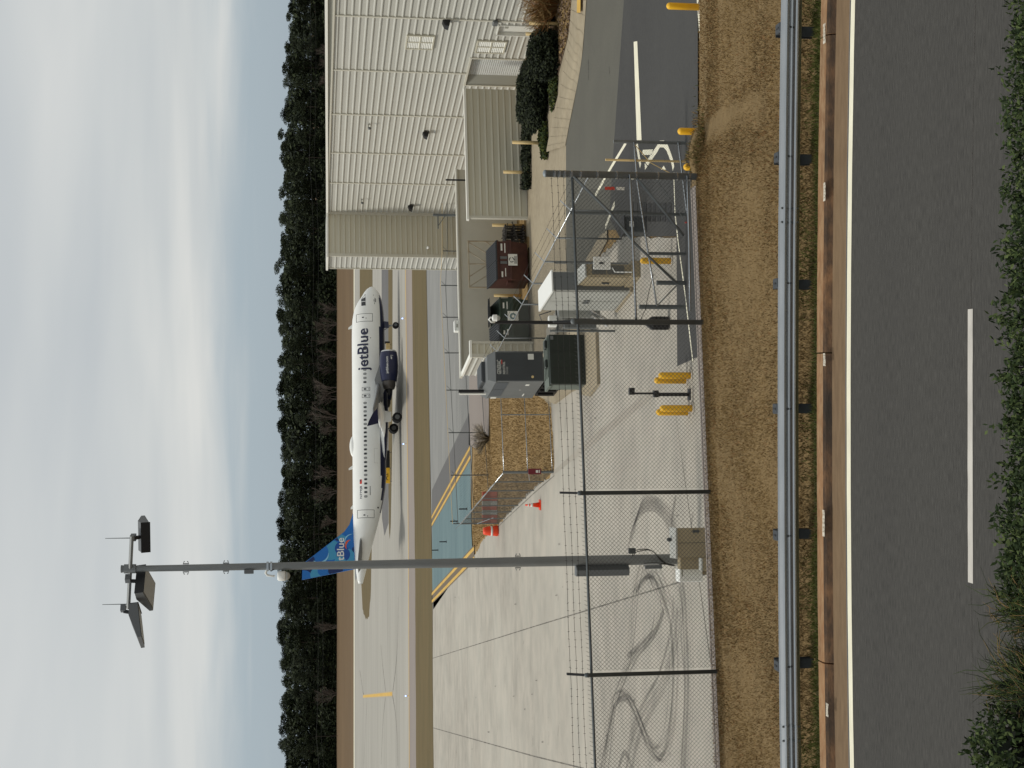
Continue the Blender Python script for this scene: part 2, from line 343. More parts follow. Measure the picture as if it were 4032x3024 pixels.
# road (gently bowed), kerb and gutter
def strip(name, y0, y1, z0, z1, m, label=None, xa=-60, xb=60, parent=None, n=80):
    b = MB(); vs = []
    for i in range(n+1):
        X = xa + (xb-xa)*i/n; q = bow(max(-12, min(12, X)))
        vs += [(X, y0 - q, z0), (X, y1 - q, z1)]
    b.add(vs, [(2*i, 2*i+2, 2*i+3, 2*i+1) for i in range(n)])
    if parent is not None: return b.build(name, m, parent)
    return struct(name, b, m, label)
strip('road', 10.2, 18.69, 0, 0, M['asphalt_road'], 'dark asphalt road running past the guardrail')
strip('road_edge_line', 18.50, 18.645, 0.004, 0.004, M['white_line'], 'continuous white edge line beside the gutter')
b = MB()
for (xa, xb) in ((-2.215, 0.835),):
    vs = []
    for i in range(25):
        X = xa + (xb-xa)*i/24; q = bow(X)*0.55; j = 0.006*noise.noise((X*4, 1, 0)); k = 0.006*noise.noise((X*4, 7, 0))
        vs += [(X, 14.955 - q - 0.06 + j, 0.004), (X, 14.955 - q + 0.06 + k, 0.004)]
    b.add(vs, [(2*i, 2*i+2, 2*i+3, 2*i+1) for i in range(24)])
struct('lane_line', b, M['dash_line'], 'single worn white lane dash on the near road')
strip('pavement_seam', 14.94, 14.955, 0.002, 0.002, M['joint'], 'thin dark seam between the two road lanes')
strip('kerb_bed', 19.10, 19.34, -0.02, -0.02, M['kerb_face'], 'dark bedding under the kerb joints')
strip('verge', 19.44, 19.80, 0.108, 0.052, M['verge'], 'greenish verge between the kerb and the guardrail')
strip('gutter', 18.69, 19.17, 0.002, 0.012, M['gutter'], 'brown stained concrete gutter')
kerb = bpy.data.objects.new('kerb', None); COL.objects.link(kerb); tag(kerb, 'rust stained concrete kerb along the verge', None, None, 'structure')
jx = [G(3260, 137, 0.1).x, G(3255, 1389, 0.1).x, G(3260, 2616, 0.1).x]; stepk = jx[0]-jx[1]
ends = sorted([jx[0]+stepk*3, jx[0]+stepk*2, jx[0]+stepk] + jx + [jx[2]-stepk, jx[2]-stepk*2, jx[2]-stepk*3])
for a, bb in zip(ends[:-1], ends[1:]):
    k = MB(); vs = []; n = 14; prof = [(19.172, -0.02), (19.172, 0.0), (19.215, 0.085), (19.25, 0.118), (19.30, 0.128), (19.46, 0.13), (19.46, -0.02)]
    for i in range(n+1):
        X = a + 0.011 + (bb-a-0.022)*i/n; q = bow(max(-12, min(12, X)))
        vs += [(X, y - q + 0.006*noise.noise((X*3, y, 0)), z + 0.004*noise.noise((X*2, y*3, 5))) for y, z in prof]
    L = len(prof)
    for i in range(n):
        for j in range(L-1): k.add([vs[i*L+j], vs[i*L+j+1], vs[(i+1)*L+j+1], vs[(i+1)*L+j]], [(0,1,2,3)], 1 if j in (0, 1, 2) else 0)
    k.poly([vs[j] for j in range(L)]); k.poly([vs[n*L+j] for j in range(L)])
    k.build('kerb_segment', [M['kerb'], M['kerb_face']], kerb)
k = MB()
for (x, y0, y1) in ((3245, 1392, 1440), (3246, 720, 790), (3242, 2010, 2110), (3256, 2770, 2820), (3245, 95, 170)):
    for i in range(6):
        y = y0 + (y1-y0)*(i+0.5)/6; p = G(x, y, 0.134); w = (y1-y0)/12/F*dep(p)*1.25
        k.poly([(p.x - w, p.y - rnd(.03,.06), p.z), (p.x + w, p.y - rnd(.03,.06), p.z), (p.x + w, p.y + rnd(.03,.05), p.z), (p.x - w, p.y + rnd(.03,.05), p.z)])
k.build('paint_patch', stain('worn white kerb paint', C(222, 216, 200), 1.0, 14), kerb)
# bank in front of the road that carries the hedge
mb = MB(); ys = [(2.0, 1.9), (6.5, 1.75), (9.2, 1.5), (10.0, 0.9), (11.2, 0.06), (11.3, -0.2)]; xs = [-30, -10, -5, -2.5, 0, 2.5, 5, 10, 30]
mb.add([(x, y, z + (0.08*noise.noise((x, y, 3)) if z > 0.2 else 0)) for y, z in ys for x in xs], [(j*9+i, j*9+i+1, (j+1)*9+i+1, (j+1)*9+i) for j in range(5) for i in range(8)])
struct('planted_bank', mb, M['mulch'], 'mulched bank that carries the hedge', smooth=True)
# lower level
def sheet(name, pts, m, lift, label, jitter=0.0, sub=0, z=-4.0):
    P = [G(x, y, z) for x, y in pts]
    if sub:
        Q = []
        for a, c in zip(P, P[1:] + P[:1]):
            for i in range(sub):
                p = a.lerp(c, i/sub); Q.append(p + (Vector((rnd(-1,1), rnd(-1,1), 0))*jitter if i else Vector()))
        P = Q
    b = MB(); b.poly([(p.x, p.y, z + lift) for p in P]); return struct(name, b, m, label, fix=False)
def gzone(name, pts, m, lift, label): return sheet(name, pts, m, lift, label)
mb = MB()
def hillz(Y): 
    t = max(0, min(1, (Y-388)/75)); return -4.04 + 3.4*t*t*(3-2*t) + max(0, Y-463)*0.004
ys = [34, 60, 100, 150, 200, 260, 320, 360] + [384 + i*8 for i in range(13)] + [520, 700, 1200, 2500]; xs = [-1500, -600, -300] + [-200 + 20*i for i in range(21)] + [300, 600, 1500]; nx = len(xs)
mb.add([(x, y, hillz(y) + (0.25*noise.noise((x*0.02, y*0.02, 0)) if y > 390 else 0)) for y in ys for x in xs], [(j*nx+i, j*nx+i+1, (j+1)*nx+i+1, (j+1)*nx+i) for j in range(len(ys)-1) for i in range(nx-1)])
mb.m = [1 if sum(mb.v[i][1] for i in f)/4 > 380 else 0 for f in mb.f]
struct('ground', mb, [M['field'], M['hill']], 'dormant brown airfield grass', smooth=True)
sheet('taxiway', [(1394.5, 300), (1394.5, 3300), (1612, 3300), (1609, 2230), (1597, 1120), (1592, 500), (1590, 300)], M['concrete_taxi'], 0.0, 'pale concrete taxiway under the airliner')
sheet('taxiway_shoulder', [(1597.5, 600), (1597.5, 1120), (1609.5, 2230), (1613, 3300), (1641, 3300), (1635, 2230), (1623, 1120), (1617, 600)], M['shoulder'], 0.006, 'pinkish shoulder strip of the taxiway')
sheet('taxiway_edge_line', [(1596.5, 600), (1596.5, 1120), (1608.3, 2230), (1612, 3300), (1613.6, 3300), (1609.9, 2230), (1598.3, 1120), (1598.3, 600)], M['yellow_line'], 0.012, 'thin yellow edge line of the taxiway')
sheet('far_edge_line', [(1393.0, 400), (1393.0, 3300), (1396.0, 3300), (1396.0, 400)], M['white_line'], 0.012, 'white edge line of the far taxiway')
sheet('grass_island', [(1417, 600), (1416, 2000), (1420, 2240), (1428, 2400), (1441, 2440), (1454, 2425), (1460, 2330), (1463, 2200), (1467, 1900), (1467, 600)], M['field_green'], 0.012, 'long tapering grass island beside the taxiway', 0.4, 6)
sheet('grass_island', [(1529, 600), (1530, 1900), (1532, 2080), (1535, 2122), (1539, 2060), (1545, 1700), (1546, 600)], M['field_green'], 0.012, 'narrow grass island just behind the airliner', 0.3, 6)
sheet('dark_taxi_strip', [(1502, 600), (1504, 2040), (1514, 2110), (1530, 2060), (1529, 600)], M['asphalt_far'], 0.008, 'dark asphalt strip behind the airliner')
sheet('grass_strip', [(1623, 400), (1623, 1120), (1635, 2230), (1641, 3300), (1709, 3300), (1702, 2230), (1679, 1076), (1668, 400)], M['field_green'], 0.018, 'mown grass strip between the taxiway and the apron', 0.25, 12)
sheet('grey_apron', [(1679.5, 1000), (1679.5, 1076), (1702.5, 2230), (1706, 2400), (1850, 2190), (1858, 1790), (1853, 1620), (1905, 1500), (1905, 1000)], M['concrete_grey'], 0.0, 'grey concrete apron beyond the generator')
sheet('apron_asphalt', [(1848, 1626), (1853, 1779), (1728, 2000), (1701, 2040), (1701, 1930), (1737, 1853), (1779, 1768)], M['asphalt_far'], 0.01, 'dark asphalt wedge on the apron')
sheet('painted_pavement', [(1702, 2062), (1851, 1802), (1857, 2100), (1861, 2176), (1702, 2345)], M['teal'], 0.014, 'blue green painted pavement between double yellow lines')
def ribbon(b, pts, w, lift, z=-4.0, mi=0):
    P = [Vector((p[0], p[1], z + lift)) if len(p) == 3 else G(p[0], p[1], z) + Vector((0,0,lift)) for p in pts]
    vs = []
    for i, p in enumerate(P):
        d = (P[min(i+1,len(P)-1)] - P[max(i-1,0)]); d.z = 0; d.normalize(); n = Vector((-d.y, d.x, 0))*w/2; vs += [p+n, p-n]
    b.add(vs, [(2*i, 2*i+1, 2*i+3, 2*i+2) for i in range(len(P)-1)], mi)
def par(a, c, off):
    A, B = G(*a), G(*c); d = (B-A).normalized(); n = Vector((-d.y, d.x, 0))*off; return [tuple(A+n), tuple(B+n)]
for (a, c, lab) in (((1853, 1779), (1700, 2053), 'double yellow line right of the painted pavement'), ((1868, 2178), (1701, 2354), 'double yellow line left of the painted pavement')):
    b = MB(); ribbon(b, par(a, c, 0), 1.15, 0.018, mi=1); ribbon(b, par(a, c, 0.34), 0.26, 0.022); ribbon(b, par(a, c, -0.34), 0.26, 0.022)
    struct('taxi_marking', b, [M['yellow_line'], M['black_line']], lab, fix=False)
b = MB()
for pts, w in (([(1430, 2742), (1545, 2732)], 1.5),):
    ribbon(b, pts, 0.8, 0.016, mi=1); ribbon(b, pts, 0.5, 0.02)
struct('hold_marking', b, [M['yellow_line'], M['rust']], 'yellow hold bar painted across the taxiway', fix=False)
b = MB()
for pts in ([(1417, 2640), (1426, 2700), (1432, 2735), (1445, 2750), (1440, 2850), (1432, 3030)], [(1568, 2350), (1565, 2540), (1556, 2650), (1546, 2728)], [(1546, 2740), (1556, 2800), (1564, 2900), (1567, 3030)], [(1500, 2540), (1507, 2620), (1520, 2735)], [(1518, 2745), (1508, 2850), (1500, 3030)]):
    P = [G(*p) for p in pts]; Q = []
    for i in range(len(P)-1):
        for k in range(6):
            t = k/6; p0, p1, p2, p3 = P[max(i-1,0)], P[i], P[i+1], P[min(i+2,len(P)-1)]
            Q.append(tuple(0.5*((2*p1)+(p2-p0)*t+(2*p0-5*p1+4*p2-p3)*t*t+(3*p1-p0-3*p2+p3)*t**3)))
    ribbon(b, Q, 0.38, 0.014, mi=0)
struct('taxi_curve_lines', b, [M['joint']], 'curved guide lines round the hold bar', fix=False)
# near apron
sheet('apron', [(2900, 3500), (1704, 3500), (1704, 2356), (1872, 2182), (1905, 2122), (1965, 2064), (2010, 2012), (2060, 1962), (2110, 1915), (2184, 1862), (2168, 1560), (2150, 1300), (2232, 1130), (2352, 1027), (2440, 931), (2950, 931), (2950, 3500)], M['concrete'], 0.0, 'pale concrete apron with tyre marks', 0.10, 16)
sheet('service_yard', [(2085, 880), (2078, 1500), (2200, 1640), (2262, 1500), (2330, 1300), (2240, 1140), (2300, 1040), (2260, 900)], M['concrete_beige'], -0.004, 'beige concrete yard in front of the dumpsters')
sheet('beige_pavement', [(2150, -80), (2130, 300), (2075, 340), (2070, 930), (2340, 990), (2330, 600), (2330, -80)], M['concrete_beige'], -0.008, 'beige concrete pavement beside the hangar')
sheet('drive_asphalt', [(2313, -80), (2311, 0), (2296, 200), (2265, 386), (2242, 500), (2229, 570), (2229, 860), (2232, 1120), (2306, 1027), (2392, 905), (2470, 905), (2470, -80)], M['asphalt_old'], 0.006, 'old grey asphalt of the service drive')
sheet('drive_overlay', [(2460, -200), (2458, 0), (2416, 603), (2400, 860), (2440, 931), (2665, 931), (2668, 1442), (2749, 1405), (2749, -200)], M['asphalt_new'], 0.012, 'dark newer asphalt of the service drive')
sheet('tan_kerb', [(2392, 905), (2362, 931), (2306, 1027), (2350, 1027), (2392, 950)], M['concrete_beige'], 0.03, 'tan kerb strip along the service drive')
sheet('mulch_bed', [(2118, -80), (2138, 60), (2108, 330), (2130, 420), (2160, 400), (2200, 290), (2236, 150), (2262, 0), (2264, -80)], M['mulch'], 0.02, 'mulch bed below the shrubs')
sheet('valley_gutter', [(2672, 1440), (2598, 1502), (2420, 1648), (2290, 1755), (2170, 1862), (2178, 1872), (2312, 1770), (2450, 1660), (2640, 1512), (2700, 1470)], M['gutter_grey'], 0.006, 'shallow darker gutter crossing the apron')
sheet('grey_walk', [(1848, 1470), (1846, 1752), (1872, 1765), (1900, 1745), (1926, 1715), (1924, 1470)], M['shoulder'], 0.01, 'pinkish concrete walk behind the generator')
b = MB()
for pts, w in (([(2520, -100), (2509, 0), (2505, 120)], 0), ):
    pass
struct('drive_lane_line', MB().add([G(2497, 165)+Vector((0,0,.018)), G(2511, 162)+Vector((0,0,.018)), G(2528, 552)+Vector((0,0,.018)), G(2509, 552)+Vector((0,0,.018))], [(0,1,2,3)]), M['white_line'], 'white lane line on the service drive', fix=False)
b = MB()
for pts, w in (([(2468, 560), (2410, 655), (2344, 772)], 0.16), ([(2422, 800), (2385, 895)], 0.2), ([(2509, 565), (2524, 655)], 0.24), ([(2541, 657), (2590, 585), (2600, 567), (2616, 567), (2628, 580), (2640, 610), (2650, 640), (2654, 664)], 0.22), ([(2655, 680), (2660, 840), (2672, 950), (2700, 1160), (2730, 1425)], 0.10)):
    ribbon(b, pts, w, 0.018)
b.add([G(2533, 590)+Vector((0,0,.018)), G(2573, 588)+Vector((0,0,.018)), G(2568, 610)+Vector((0,0,.018)), G(2530, 610)+Vector((0,0,.018))], [(0,1,2,3)])
b.add([G(2605, 668)+Vector((0,0,.018)), G(2625, 668)+Vector((0,0,.018)), G(2615, 652)+Vector((0,0,.018))], [(0,1,2)])
b.add([G(2480, 690)+Vector((0,0,.018)), G(2582, 684)+Vector((0,0,.018)), G(2572, 704)+Vector((0,0,.018)), G(2486, 706)+Vector((0,0,.018))], [(0,1,2,3)])
struct('drive_markings', b, M['white_line'], 'white lines and symbols on the drive behind the gate', fix=False)
struct('drive_edge_line', MB().add([G(2742, -50)+Vector((0,0,.02)), G(2752, -50)+Vector((0,0,.02)), G(2782, 400)+Vector((0,0,.02)), G(2776, 400)+Vector((0,0,.02))], [(0,1,2,3)]), M['white_line'], 'white edge line of the service drive by the grass', fix=False)
# joints, stains, tyre marks
b = MB()
for pts, w in (([(2790, 2258), (2100, 2468), (1704, 2592)], 0.05), ([(2300, 3026), (2100, 2977), (1706, 2866)], 0.06), ([(1960, 2075), (2100, 1945), (2184, 1872)], 0.05)):
    ribbon(b, pts, w, 0.012)
struct('slab_joints', b, M['joint'], 'dark joints between the apron slabs', fix=False)
def spl(pts, n=8):
    P = [Vector(p + (0,)) for p in pts]; Q = []
    for i in range(len(P)-1):
        p0, p1, p2, p3 = P[max(i-1,0)], P[i], P[i+1], P[min(i+2,len(P)-1)]
        for k in range(n):
            t = k/n; q = 0.5*((2*p1)+(p2-p0)*t+(2*p0-5*p1+4*p2-p3)*t*t+(3*p1-p0-3*p2+p3)*t**3); Q.append((q.x, q.y))
    return Q + [(P[-1].x, P[-1].y)]
Z1 = lambda pts: [(2100 + x/1.4756, 1900 + y/1.4756) for x, y in pts]
b = MB(); b2 = MB()
for i in range(9):
    o = i*11
    b.m; ribbon(b2, spl(Z1([(545 + o*0.5, 400 - o*1.2), (575 + o*0.4, 270 - o), (630 + o*0.1, 185 - o), (690 - o*0.1, 165 - o*0.95), (745 + o*0.1, 200 - o), (795 + o*0.3, 290 - o), (830 + o*.1, 360)])), rnd(.05, .16), 0.014 + i*0.0006)
for pts, w in (([(570, 850), (585, 650), (620, 480)], .14), ([(600, 640), (640, 570), (680, 545), (720, 590), (760, 690), (795, 820), (812, 1000), (812, 1200), (800, 1380), (775, 1520), (740, 1600), (705, 1595), (660, 1520), (610, 1390), (560, 1280), (520, 1255), (480, 1290), (455, 1390), (425, 1540), (390, 1690)], .20), ([(870, 580), (885, 700), (895, 900), (902, 1150), (895, 1400), (880, 1690)], .26), ([(850, 600), (870, 760), (862, 900), (880, 1100), (880, 1300), (860, 1690)], .16), ([(760, 740), (720, 850), (620, 950), (550, 1010)], .25), ([(830, 80), (810, 200), (800, 330)], .2), ([(490, 1690), (515, 1600), (535, 1570), (560, 1610), (580, 1690)], .22), ([(930, 180), (918, 250)], .1), ([(700, 480), (745, 580), (780, 700)], .12), ([(470, 1290), (430, 1480), (400, 1600)], .16)):
    ribbon(b, spl(Z1(pts)), w, 0.022)
for base_, w in (([(600, 640), (640, 570), (680, 545), (720, 590), (760, 690), (795, 820), (812, 1000), (812, 1200), (800, 1380), (775, 1520), (740, 1600), (705, 1595), (660, 1520), (610, 1390), (560, 1280), (520, 1255), (480, 1290), (455, 1390), (425, 1540), (390, 1690)], .1), ([(870, 580), (885, 700), (895, 900), (902, 1150), (895, 1400), (880, 1690)], .12), ([(620, 480), (585, 650), (560, 900), (520, 1100), (450, 1300), (400, 1690)], .12), ([(560, 1690), (600, 1480), (680, 1300), (760, 1150), (830, 900), (850, 700)], .16), ([(640, 420), (660, 520), (720, 700), (700, 900), (600, 1030), (540, 1150)], .12)):
    for k in range(5):
        ox, oy = rnd(-26, 26), rnd(-40, 40); sx_, sy_ = rnd(.93, 1.07), rnd(.92, 1.08); ribbon(b2, spl(Z1([(690 + (x-690)*sx_ + ox, 1100 + (y-1100)*sy_ + oy) for x, y in base_])), w*rnd(.5, 1.5), 0.0135 + k*.0004 + w*.01)
for i in range(46):
    x = rnd(1730, 2260); y = rnd(2330, 3000); L = rnd(8, 60); ribbon(b2, [(x, y), (x + rnd(-3, 3), y + L)], rnd(.04, .12), 0.03 + i*0.0002)
struct('tyre_marks', b, M['skid'], 'dark looping tyre marks on the apron', fix=False); struct('faint_tyre_marks', b2, M['skid_soft'], 'faint tyre marks and dirt on the apron', fix=False)
b = MB()
for i in range(60):
    x = rnd(1740, 2700); y = rnd(1500, 3000); L = rnd(3, 14); ribbon(b, [(x, y), (x + rnd(-1.5, 1.5), y + L*.3)] if i % 2 else [(x, y), (x+rnd(2, 9), y+rnd(-1, 1))], rnd(.03, .09), 0.034)
for pts, w in (([(2318, 315), (2319, 280), (2318, 235)], .14), ([(2400, 262), (2402, 290)], .1)): ribbon(b, pts, w, 0.02)
struct('apron_spots', b, M['oil'], 'small tar spots on the apron', fix=False)
# concrete kerb of the drive
kb = bpy.data.objects.new('drive_kerb', None); COL.objects.link(kb); tag(kb, 'curving pale kerb beside the service drive', None, None, 'structure')
inner = [(2264, -80), (2262, 0), (2252, 120), (2236, 230), (2208, 380), (2180, 500), (2160, 600)]; outer = [(2312, -80), (2310, 0), (2295, 200), (2281, 300), (2262, 395), (2240, 505), (2227, 575)]
I2, O2 = spl(inner, 3), spl(outer, 3)
for i in range(len(I2)-1):
    a0, a1, o0, o1 = G(*I2[i]), G(*I2[i+1]), G(*O2[i]), G(*O2[i+1]); g = (a1-a0).normalized()*0.008
    k = MB(); prof = [(0, .0), (0.0, .13), (0.55, .13), (0.62, .115), (0.70, .025), (1.0, .018)]
    vs = [a0.lerp(o0, t) + g + Vector((0,0,h)) for t, h in prof] + [a1.lerp(o1, t) - g + Vector((0,0,h)) for t, h in prof]
    k.add(vs, [(j, j+1, j+7, j+6) for j in range(5)]); k.build('kerb_segment', M['concrete_beige'], kb)
b = MB(); p = [G(2272, -20, -3.865), G(2286, -20, -3.865), G(2285, 50, -3.865), G(2271, 50, -3.865)]; b.poly(p); tag(b.build('yellow_paint', M['yellow_line'], kb), 'yellow painted stretch of the kerb')
def FY(X): return 24.6 + 0.045 * X                   # line of the near fence
b = MB(); n = 40; vs = []
for i in range(n+1):
    X = 4.3 - i*0.8; vs += [(X, FY(X) + 0.06, crest_z(X) + 0.012), (X, FY(X) + 0.40 + 0.02*noise.noise((X, 0, 0)), crest_z(X) + 0.012)]
b.add(vs, [(2*i, 2*i+1, 2*i+3, 2*i+2) for i in range(n)]); struct('mow_strip', b, M['shoulder'], 'narrow concrete strip under the near fence')

# ================================================================== HANGAR
W0 = G(2138, 40)
def wall_q(y, base=W0, d=AW, z=-4.0):                               # distance along a wall (from base, direction d) where photo column y falls
    u = (1512 - y)/F
    # X = u*(Y*CP - (z-CAMZ)*SP)
    k = -(z-CAMZ)*SP
    return (u*(base.y*CP + k) - base.x) / (d.x - u*d.y*CP)
def wall_z(x, y, q, base=W0, d=AW):
    P = base + d*q; return at(x, y, P.y).z
H = thing('hangar', 'large cream ribbed metal hangar on the right', 'hangar', (W0.x, W0.y, -4.0), TH)
ZB = -4.0
def ribbed(b, t0, t1, z0, z1, conv, pitch=0.352, ph=0.0, dpt=0.05):
    """horizontal ribbed sheet; conv(t, out, z) gives local xyz"""
    prof = []; k = math.floor((z0-ph)/pitch); 
    prof.append((0, z0))
    while True:
        zc_ = ph + k*pitch; k += 1
        if zc_ - .05 > z1: break
        for o, dz in ((0,-.045),(dpt,-.022),(dpt,.016),(0,.075)):
            zz = zc_ + dz
            if z0 < zz < z1: prof.append((o, zz))
    prof.append((0, z1)); n = len(prof)
    b.add([conv(t0, o, z) for o, z in prof] + [conv(t1, o, z) for o, z in prof], [(i, i+1, n+i+1, n+i) for i in range(n-1)])
cA = lambda t, o, z: (-o, t, z - ZB)                               # wall A: faces local -x
Tc = wall_q(844); seams = [-9.0] + [wall_q(y) for y in (86, 294, 464, 613, 729)] + [Tc]
ZE = 6.15
# openings in wall A (t0,t1,z0,z1)
roll_t0, roll_t1 = wall_q(234), wall_q(336); roll_z = wall_z(1858, 238, roll_t0)
door_t0, door_t1 = wall_q(100), wall_q(140); door_z = wall_z(1963, 105, door_t0)
def panel_with_holes(t0, t1, holes):
    b = MB(); hs = sorted([h for h in holes if h[0] < t1 and h[1] > t0])
    if not hs: ribbed(b, t0, t1, ZB, ZE, cA); return b
    cur = t0
    for a, c, zt in hs:
        a2, c2 = max(a, t0), min(c, t1)
        if a2 > cur: ribbed(b, cur, a2, ZB, ZE, cA)
        ribbed(b, a2, c2, zt, ZE, cA); cur = c2
    if cur < t1: ribbed(b, cur, t1, ZB, ZE, cA)
    return b
holes = [(roll_t0, roll_t1, roll_z), (door_t0, door_t1, door_z)]
for a, c in zip(seams[:-1], seams[1:]):
    panel_with_holes(a + .006, c - .006, holes).build('siding_panel', M['siding'], H, fix=False)
for q in seams[1:-1]:
    MB().box(-.075, 0.0, q - .06, q + .06, 0 if not (door_t0 - .1 < q < door_t1 + .1 or roll_t0 - .1 < q < roll_t1 + .1) else (max(door_z, roll_z) - ZB if roll_t0 - .1 < q < roll_t1 + .1 else door_z - ZB), ZE - ZB).build('seam_trim', M['trim'], H)
wE = 3.12                                                          # width of the set-back end face
cB = lambda t, o, z: (-t, Tc - o, z - ZB)
b = MB(); ribbed(b, .02, wE - .02, ZB, ZE, cB, ph=.1); b.build('end_panel', M['siding_tan'], H, fix=False)
cC = lambda t, o, z: (-wE - o, Tc + t, z - ZB)
b = MB(); ribbed(b, 0.05, 2.75, ZB, ZE, cC); b.build('siding_panel', M['siding'], H, fix=False)
tb = MB(); tb.box(-.18, .02, Tc - .16, Tc - .002, 0, ZE - ZB); tb.build('corner_trim', M['trim'], H)
tb = MB(); tb.box(-wE - .07, -wE + .14, Tc - .075, Tc + .05, 0, ZE - ZB); tb.build('corner_trim', M['trim'], H)
tb = MB(); tb.box(-wE - .07, -wE + .05, Tc + 2.75, Tc + 2.85, 0, ZE - ZB + .1); tb.build('corner_trim', M['trim'], H)
# frieze, trim band and roof edge (the roof edge falls gently towards the far end)
tb = MB(); tb.box(-.11, 0.02, -9, Tc - .17, ZE - ZB, ZE - ZB + .10); tb.build('trim_band', M['trim'], H)
tb = MB(); tb.box(-wE - .11, -.18, Tc - .12, Tc - .0, ZE - ZB, ZE - ZB + .10); tb.build('trim_band', M['trim'], H)
zr0, zr1 = 6.70, 6.24
def rz(t): return zr0 + (zr1 - zr0)*(t + 9)/(Tc + 9)
tb = MB(); tb.add([(-.03, -9, ZE-ZB+.1), (-.03, Tc, ZE-ZB+.1), (-.03, Tc, zr1-ZB), (-.03, -9, zr0-ZB)], [(0,1,2,3)]); tb.build('frieze', M['jamb'], H)
def edge_box(b, x0, x1, t0, t1, h0, h1, za, zb_):
    b.add([(x0,t0,za+h0),(x1,t0,za+h0),(x1,t1,zb_+h0),(x0,t1,zb_+h0),(x0,t0,za+h1),(x1,t0,za+h1),(x1,t1,zb_+h1),(x0,t1,zb_+h1)], [(3,2,1,0),(4,5,6,7),(0,1,5,4),(1,2,6,5),(2,3,7,6),(3,0,4,7)])
tb = MB(); edge_box(tb, -.16, .02, -9, Tc - .17, -.09, .05, zr0 - ZB, zr1 - ZB); edge_box(tb, -wE - .17, .02, Tc - .17, Tc + 2.9, -.1, .04, zr1 - ZB, zr1 - ZB); tb.build('roof_edge', M['trim_white'], H)
tb = MB(); edge_box(tb, .02, 40, -9, Tc - .17, -.3, .0, zr0 - ZB, zr1 - ZB); edge_box(tb, .02, 40, Tc - .17, Tc + 2.9, -.3, .0, zr1 - ZB, zr1 - ZB); tb.build('roof', M['jamb'], H)
tb = MB(); tb.box(-wE + .1, 40, Tc + 2.7, Tc + 2.8, 0, ZE - ZB); tb.build('end_wall', M['siding_tan'], H); tb = MB(); tb.box(.1, 40, -9, -8.9, 0, ZE - ZB); tb.build('end_wall', M['siding_tan'], H)
# roller door
rd = MB()
nsl = 26
prof = []
for i in range(nsl):
    z0_ = (roll_z - ZB)*i/nsl; hh = (roll_z-ZB)/nsl; prof += [(0.0, z0_), (-.028, z0_ + hh*.25), (-.028, z0_ + hh*.7), (0, z0_ + hh*.96)]
n = len(prof); ta, tz = roll_t0 + .02, roll_t1 - .62
rd.add([(.30 + o, ta, z) for o, z in prof] + [(.30 + o, tz, z) for o, z in prof], [(i, i+1, n+i+1, n+i) for i in range(n-1)])
RD = rd.build('roller_door', M['door_roll'], H, fix=False)
j = MB(); j.add([(-.02, roll_t1 - .0, 0), (.32, roll_t1 - .62, 0), (.32, roll_t1 - .62, roll_z-ZB), (-.02, roll_t1, roll_z-ZB)], [(0,1,2,3)]); j.add([(-.02, roll_t0, 0), (.32, roll_t0 + .02, 0), (.32, roll_t0 + .02, roll_z-ZB), (-.02, roll_t0, roll_z-ZB)], [(0,1,2,3)])
j.add([(-.02, roll_t0, roll_z-ZB), (.32, roll_t0, roll_z-ZB), (.32, roll_t1, roll_z-ZB), (-.02, roll_t1, roll_z-ZB)], [(0,1,2,3)]); j.build('door_jamb', M['jamb'], H)
j = MB(); j.box(-.085, -.002, roll_t0 - .1, roll_t0, 0, roll_z - ZB + .1); j.box(-.085, -.002, roll_t1, roll_t1 + .1, 0, roll_z - ZB + .1); j.box(-.085, -.002, roll_t0, roll_t1, roll_z - ZB, roll_z - ZB + .1); j.build('door_frame', M['trim'], H)
d = MB(); d.box(.12, .16, door_t0 + .06, door_t1 - .06, 0.02, door_z - ZB - .06); dd = d.build('door', M['door_white'], H)
MB().box(.085, .118, door_t0 + .16, door_t0 + .30, 0.95, 1.05).build('handle', M['black'], dd)
MB().box(.108, .118, (door_t0+door_t1)/2 - .12, (door_t0+door_t1)/2 + .12, 1.42, 1.6).build('door_sign', M['jamb'], dd)
j = MB(); j.box(-.09, .2, door_t0, door_t0 + .06, 0, door_z - ZB); j.box(-.09, .2, door_t1 - .06, door_t1, 0, door_z - ZB); j.box(-.09, .2, door_t0, door_t1, door_z - ZB - .06, door_z - ZB); j.build('door_frame', M['door_white'], H)
# louvred vents: frame and four blade panels each
def vent(x0, x1, y0, y1):
    t0, t1 = wall_q(y0), wall_q(y1); ym = (y0+y1)/2; q = (t0+t1)/2
    z1, z0 = wall_z(x0, ym, q) - ZB, wall_z(x1, ym, q) - ZB
    fr = MB()
    for a in ((t0, t1, z0, z0+.07), (t0, t1, z1-.07, z1), (t0, t0+.07, z0+.07, z1-.07), (t1-.07, t1, z0+.07, z1-.07)): fr.box(-.11, -.004, a[0], a[1], a[2], a[3])
    zm = (z0+z1)/2; tm = (t0+t1)/2; fr.box(-.105, -.004, t0+.07, t1-.07, zm-.035, zm+.035); fr.box(-.10, -.004, tm-.035, tm+.035, z0+.07, zm-.035); fr.box(-.10, -.004, tm-.035, tm+.035, zm+.035, z1-.07)
    V = fr.build('vent', M['siding_tan'], H)
    for (ta, tb_) in ((t0+.07, tm-.035), (tm+.035, t1-.07)):
        for (za, zb_) in ((z0+.07, zm-.035), (zm+.035, z1-.07)):
            b = MB(); n = 7
            for i in range(n):
                z = za + (zb_-za)*i/n; h = (zb_-za)/n
                b.add([(-.085, ta, z), (-.085, tb_, z), (-.03, tb_, z+h), (-.03, ta, z+h), (-.085, ta, z+.012), (-.085, tb_, z+.012)], [(0,1,2,3), (0,1,5,4)])
            b.build('louvre_blade', M['trim_white'], V, fix=False)
vent(1598, 1708, 150, 203); vent(1874, 1990, 162, 209)
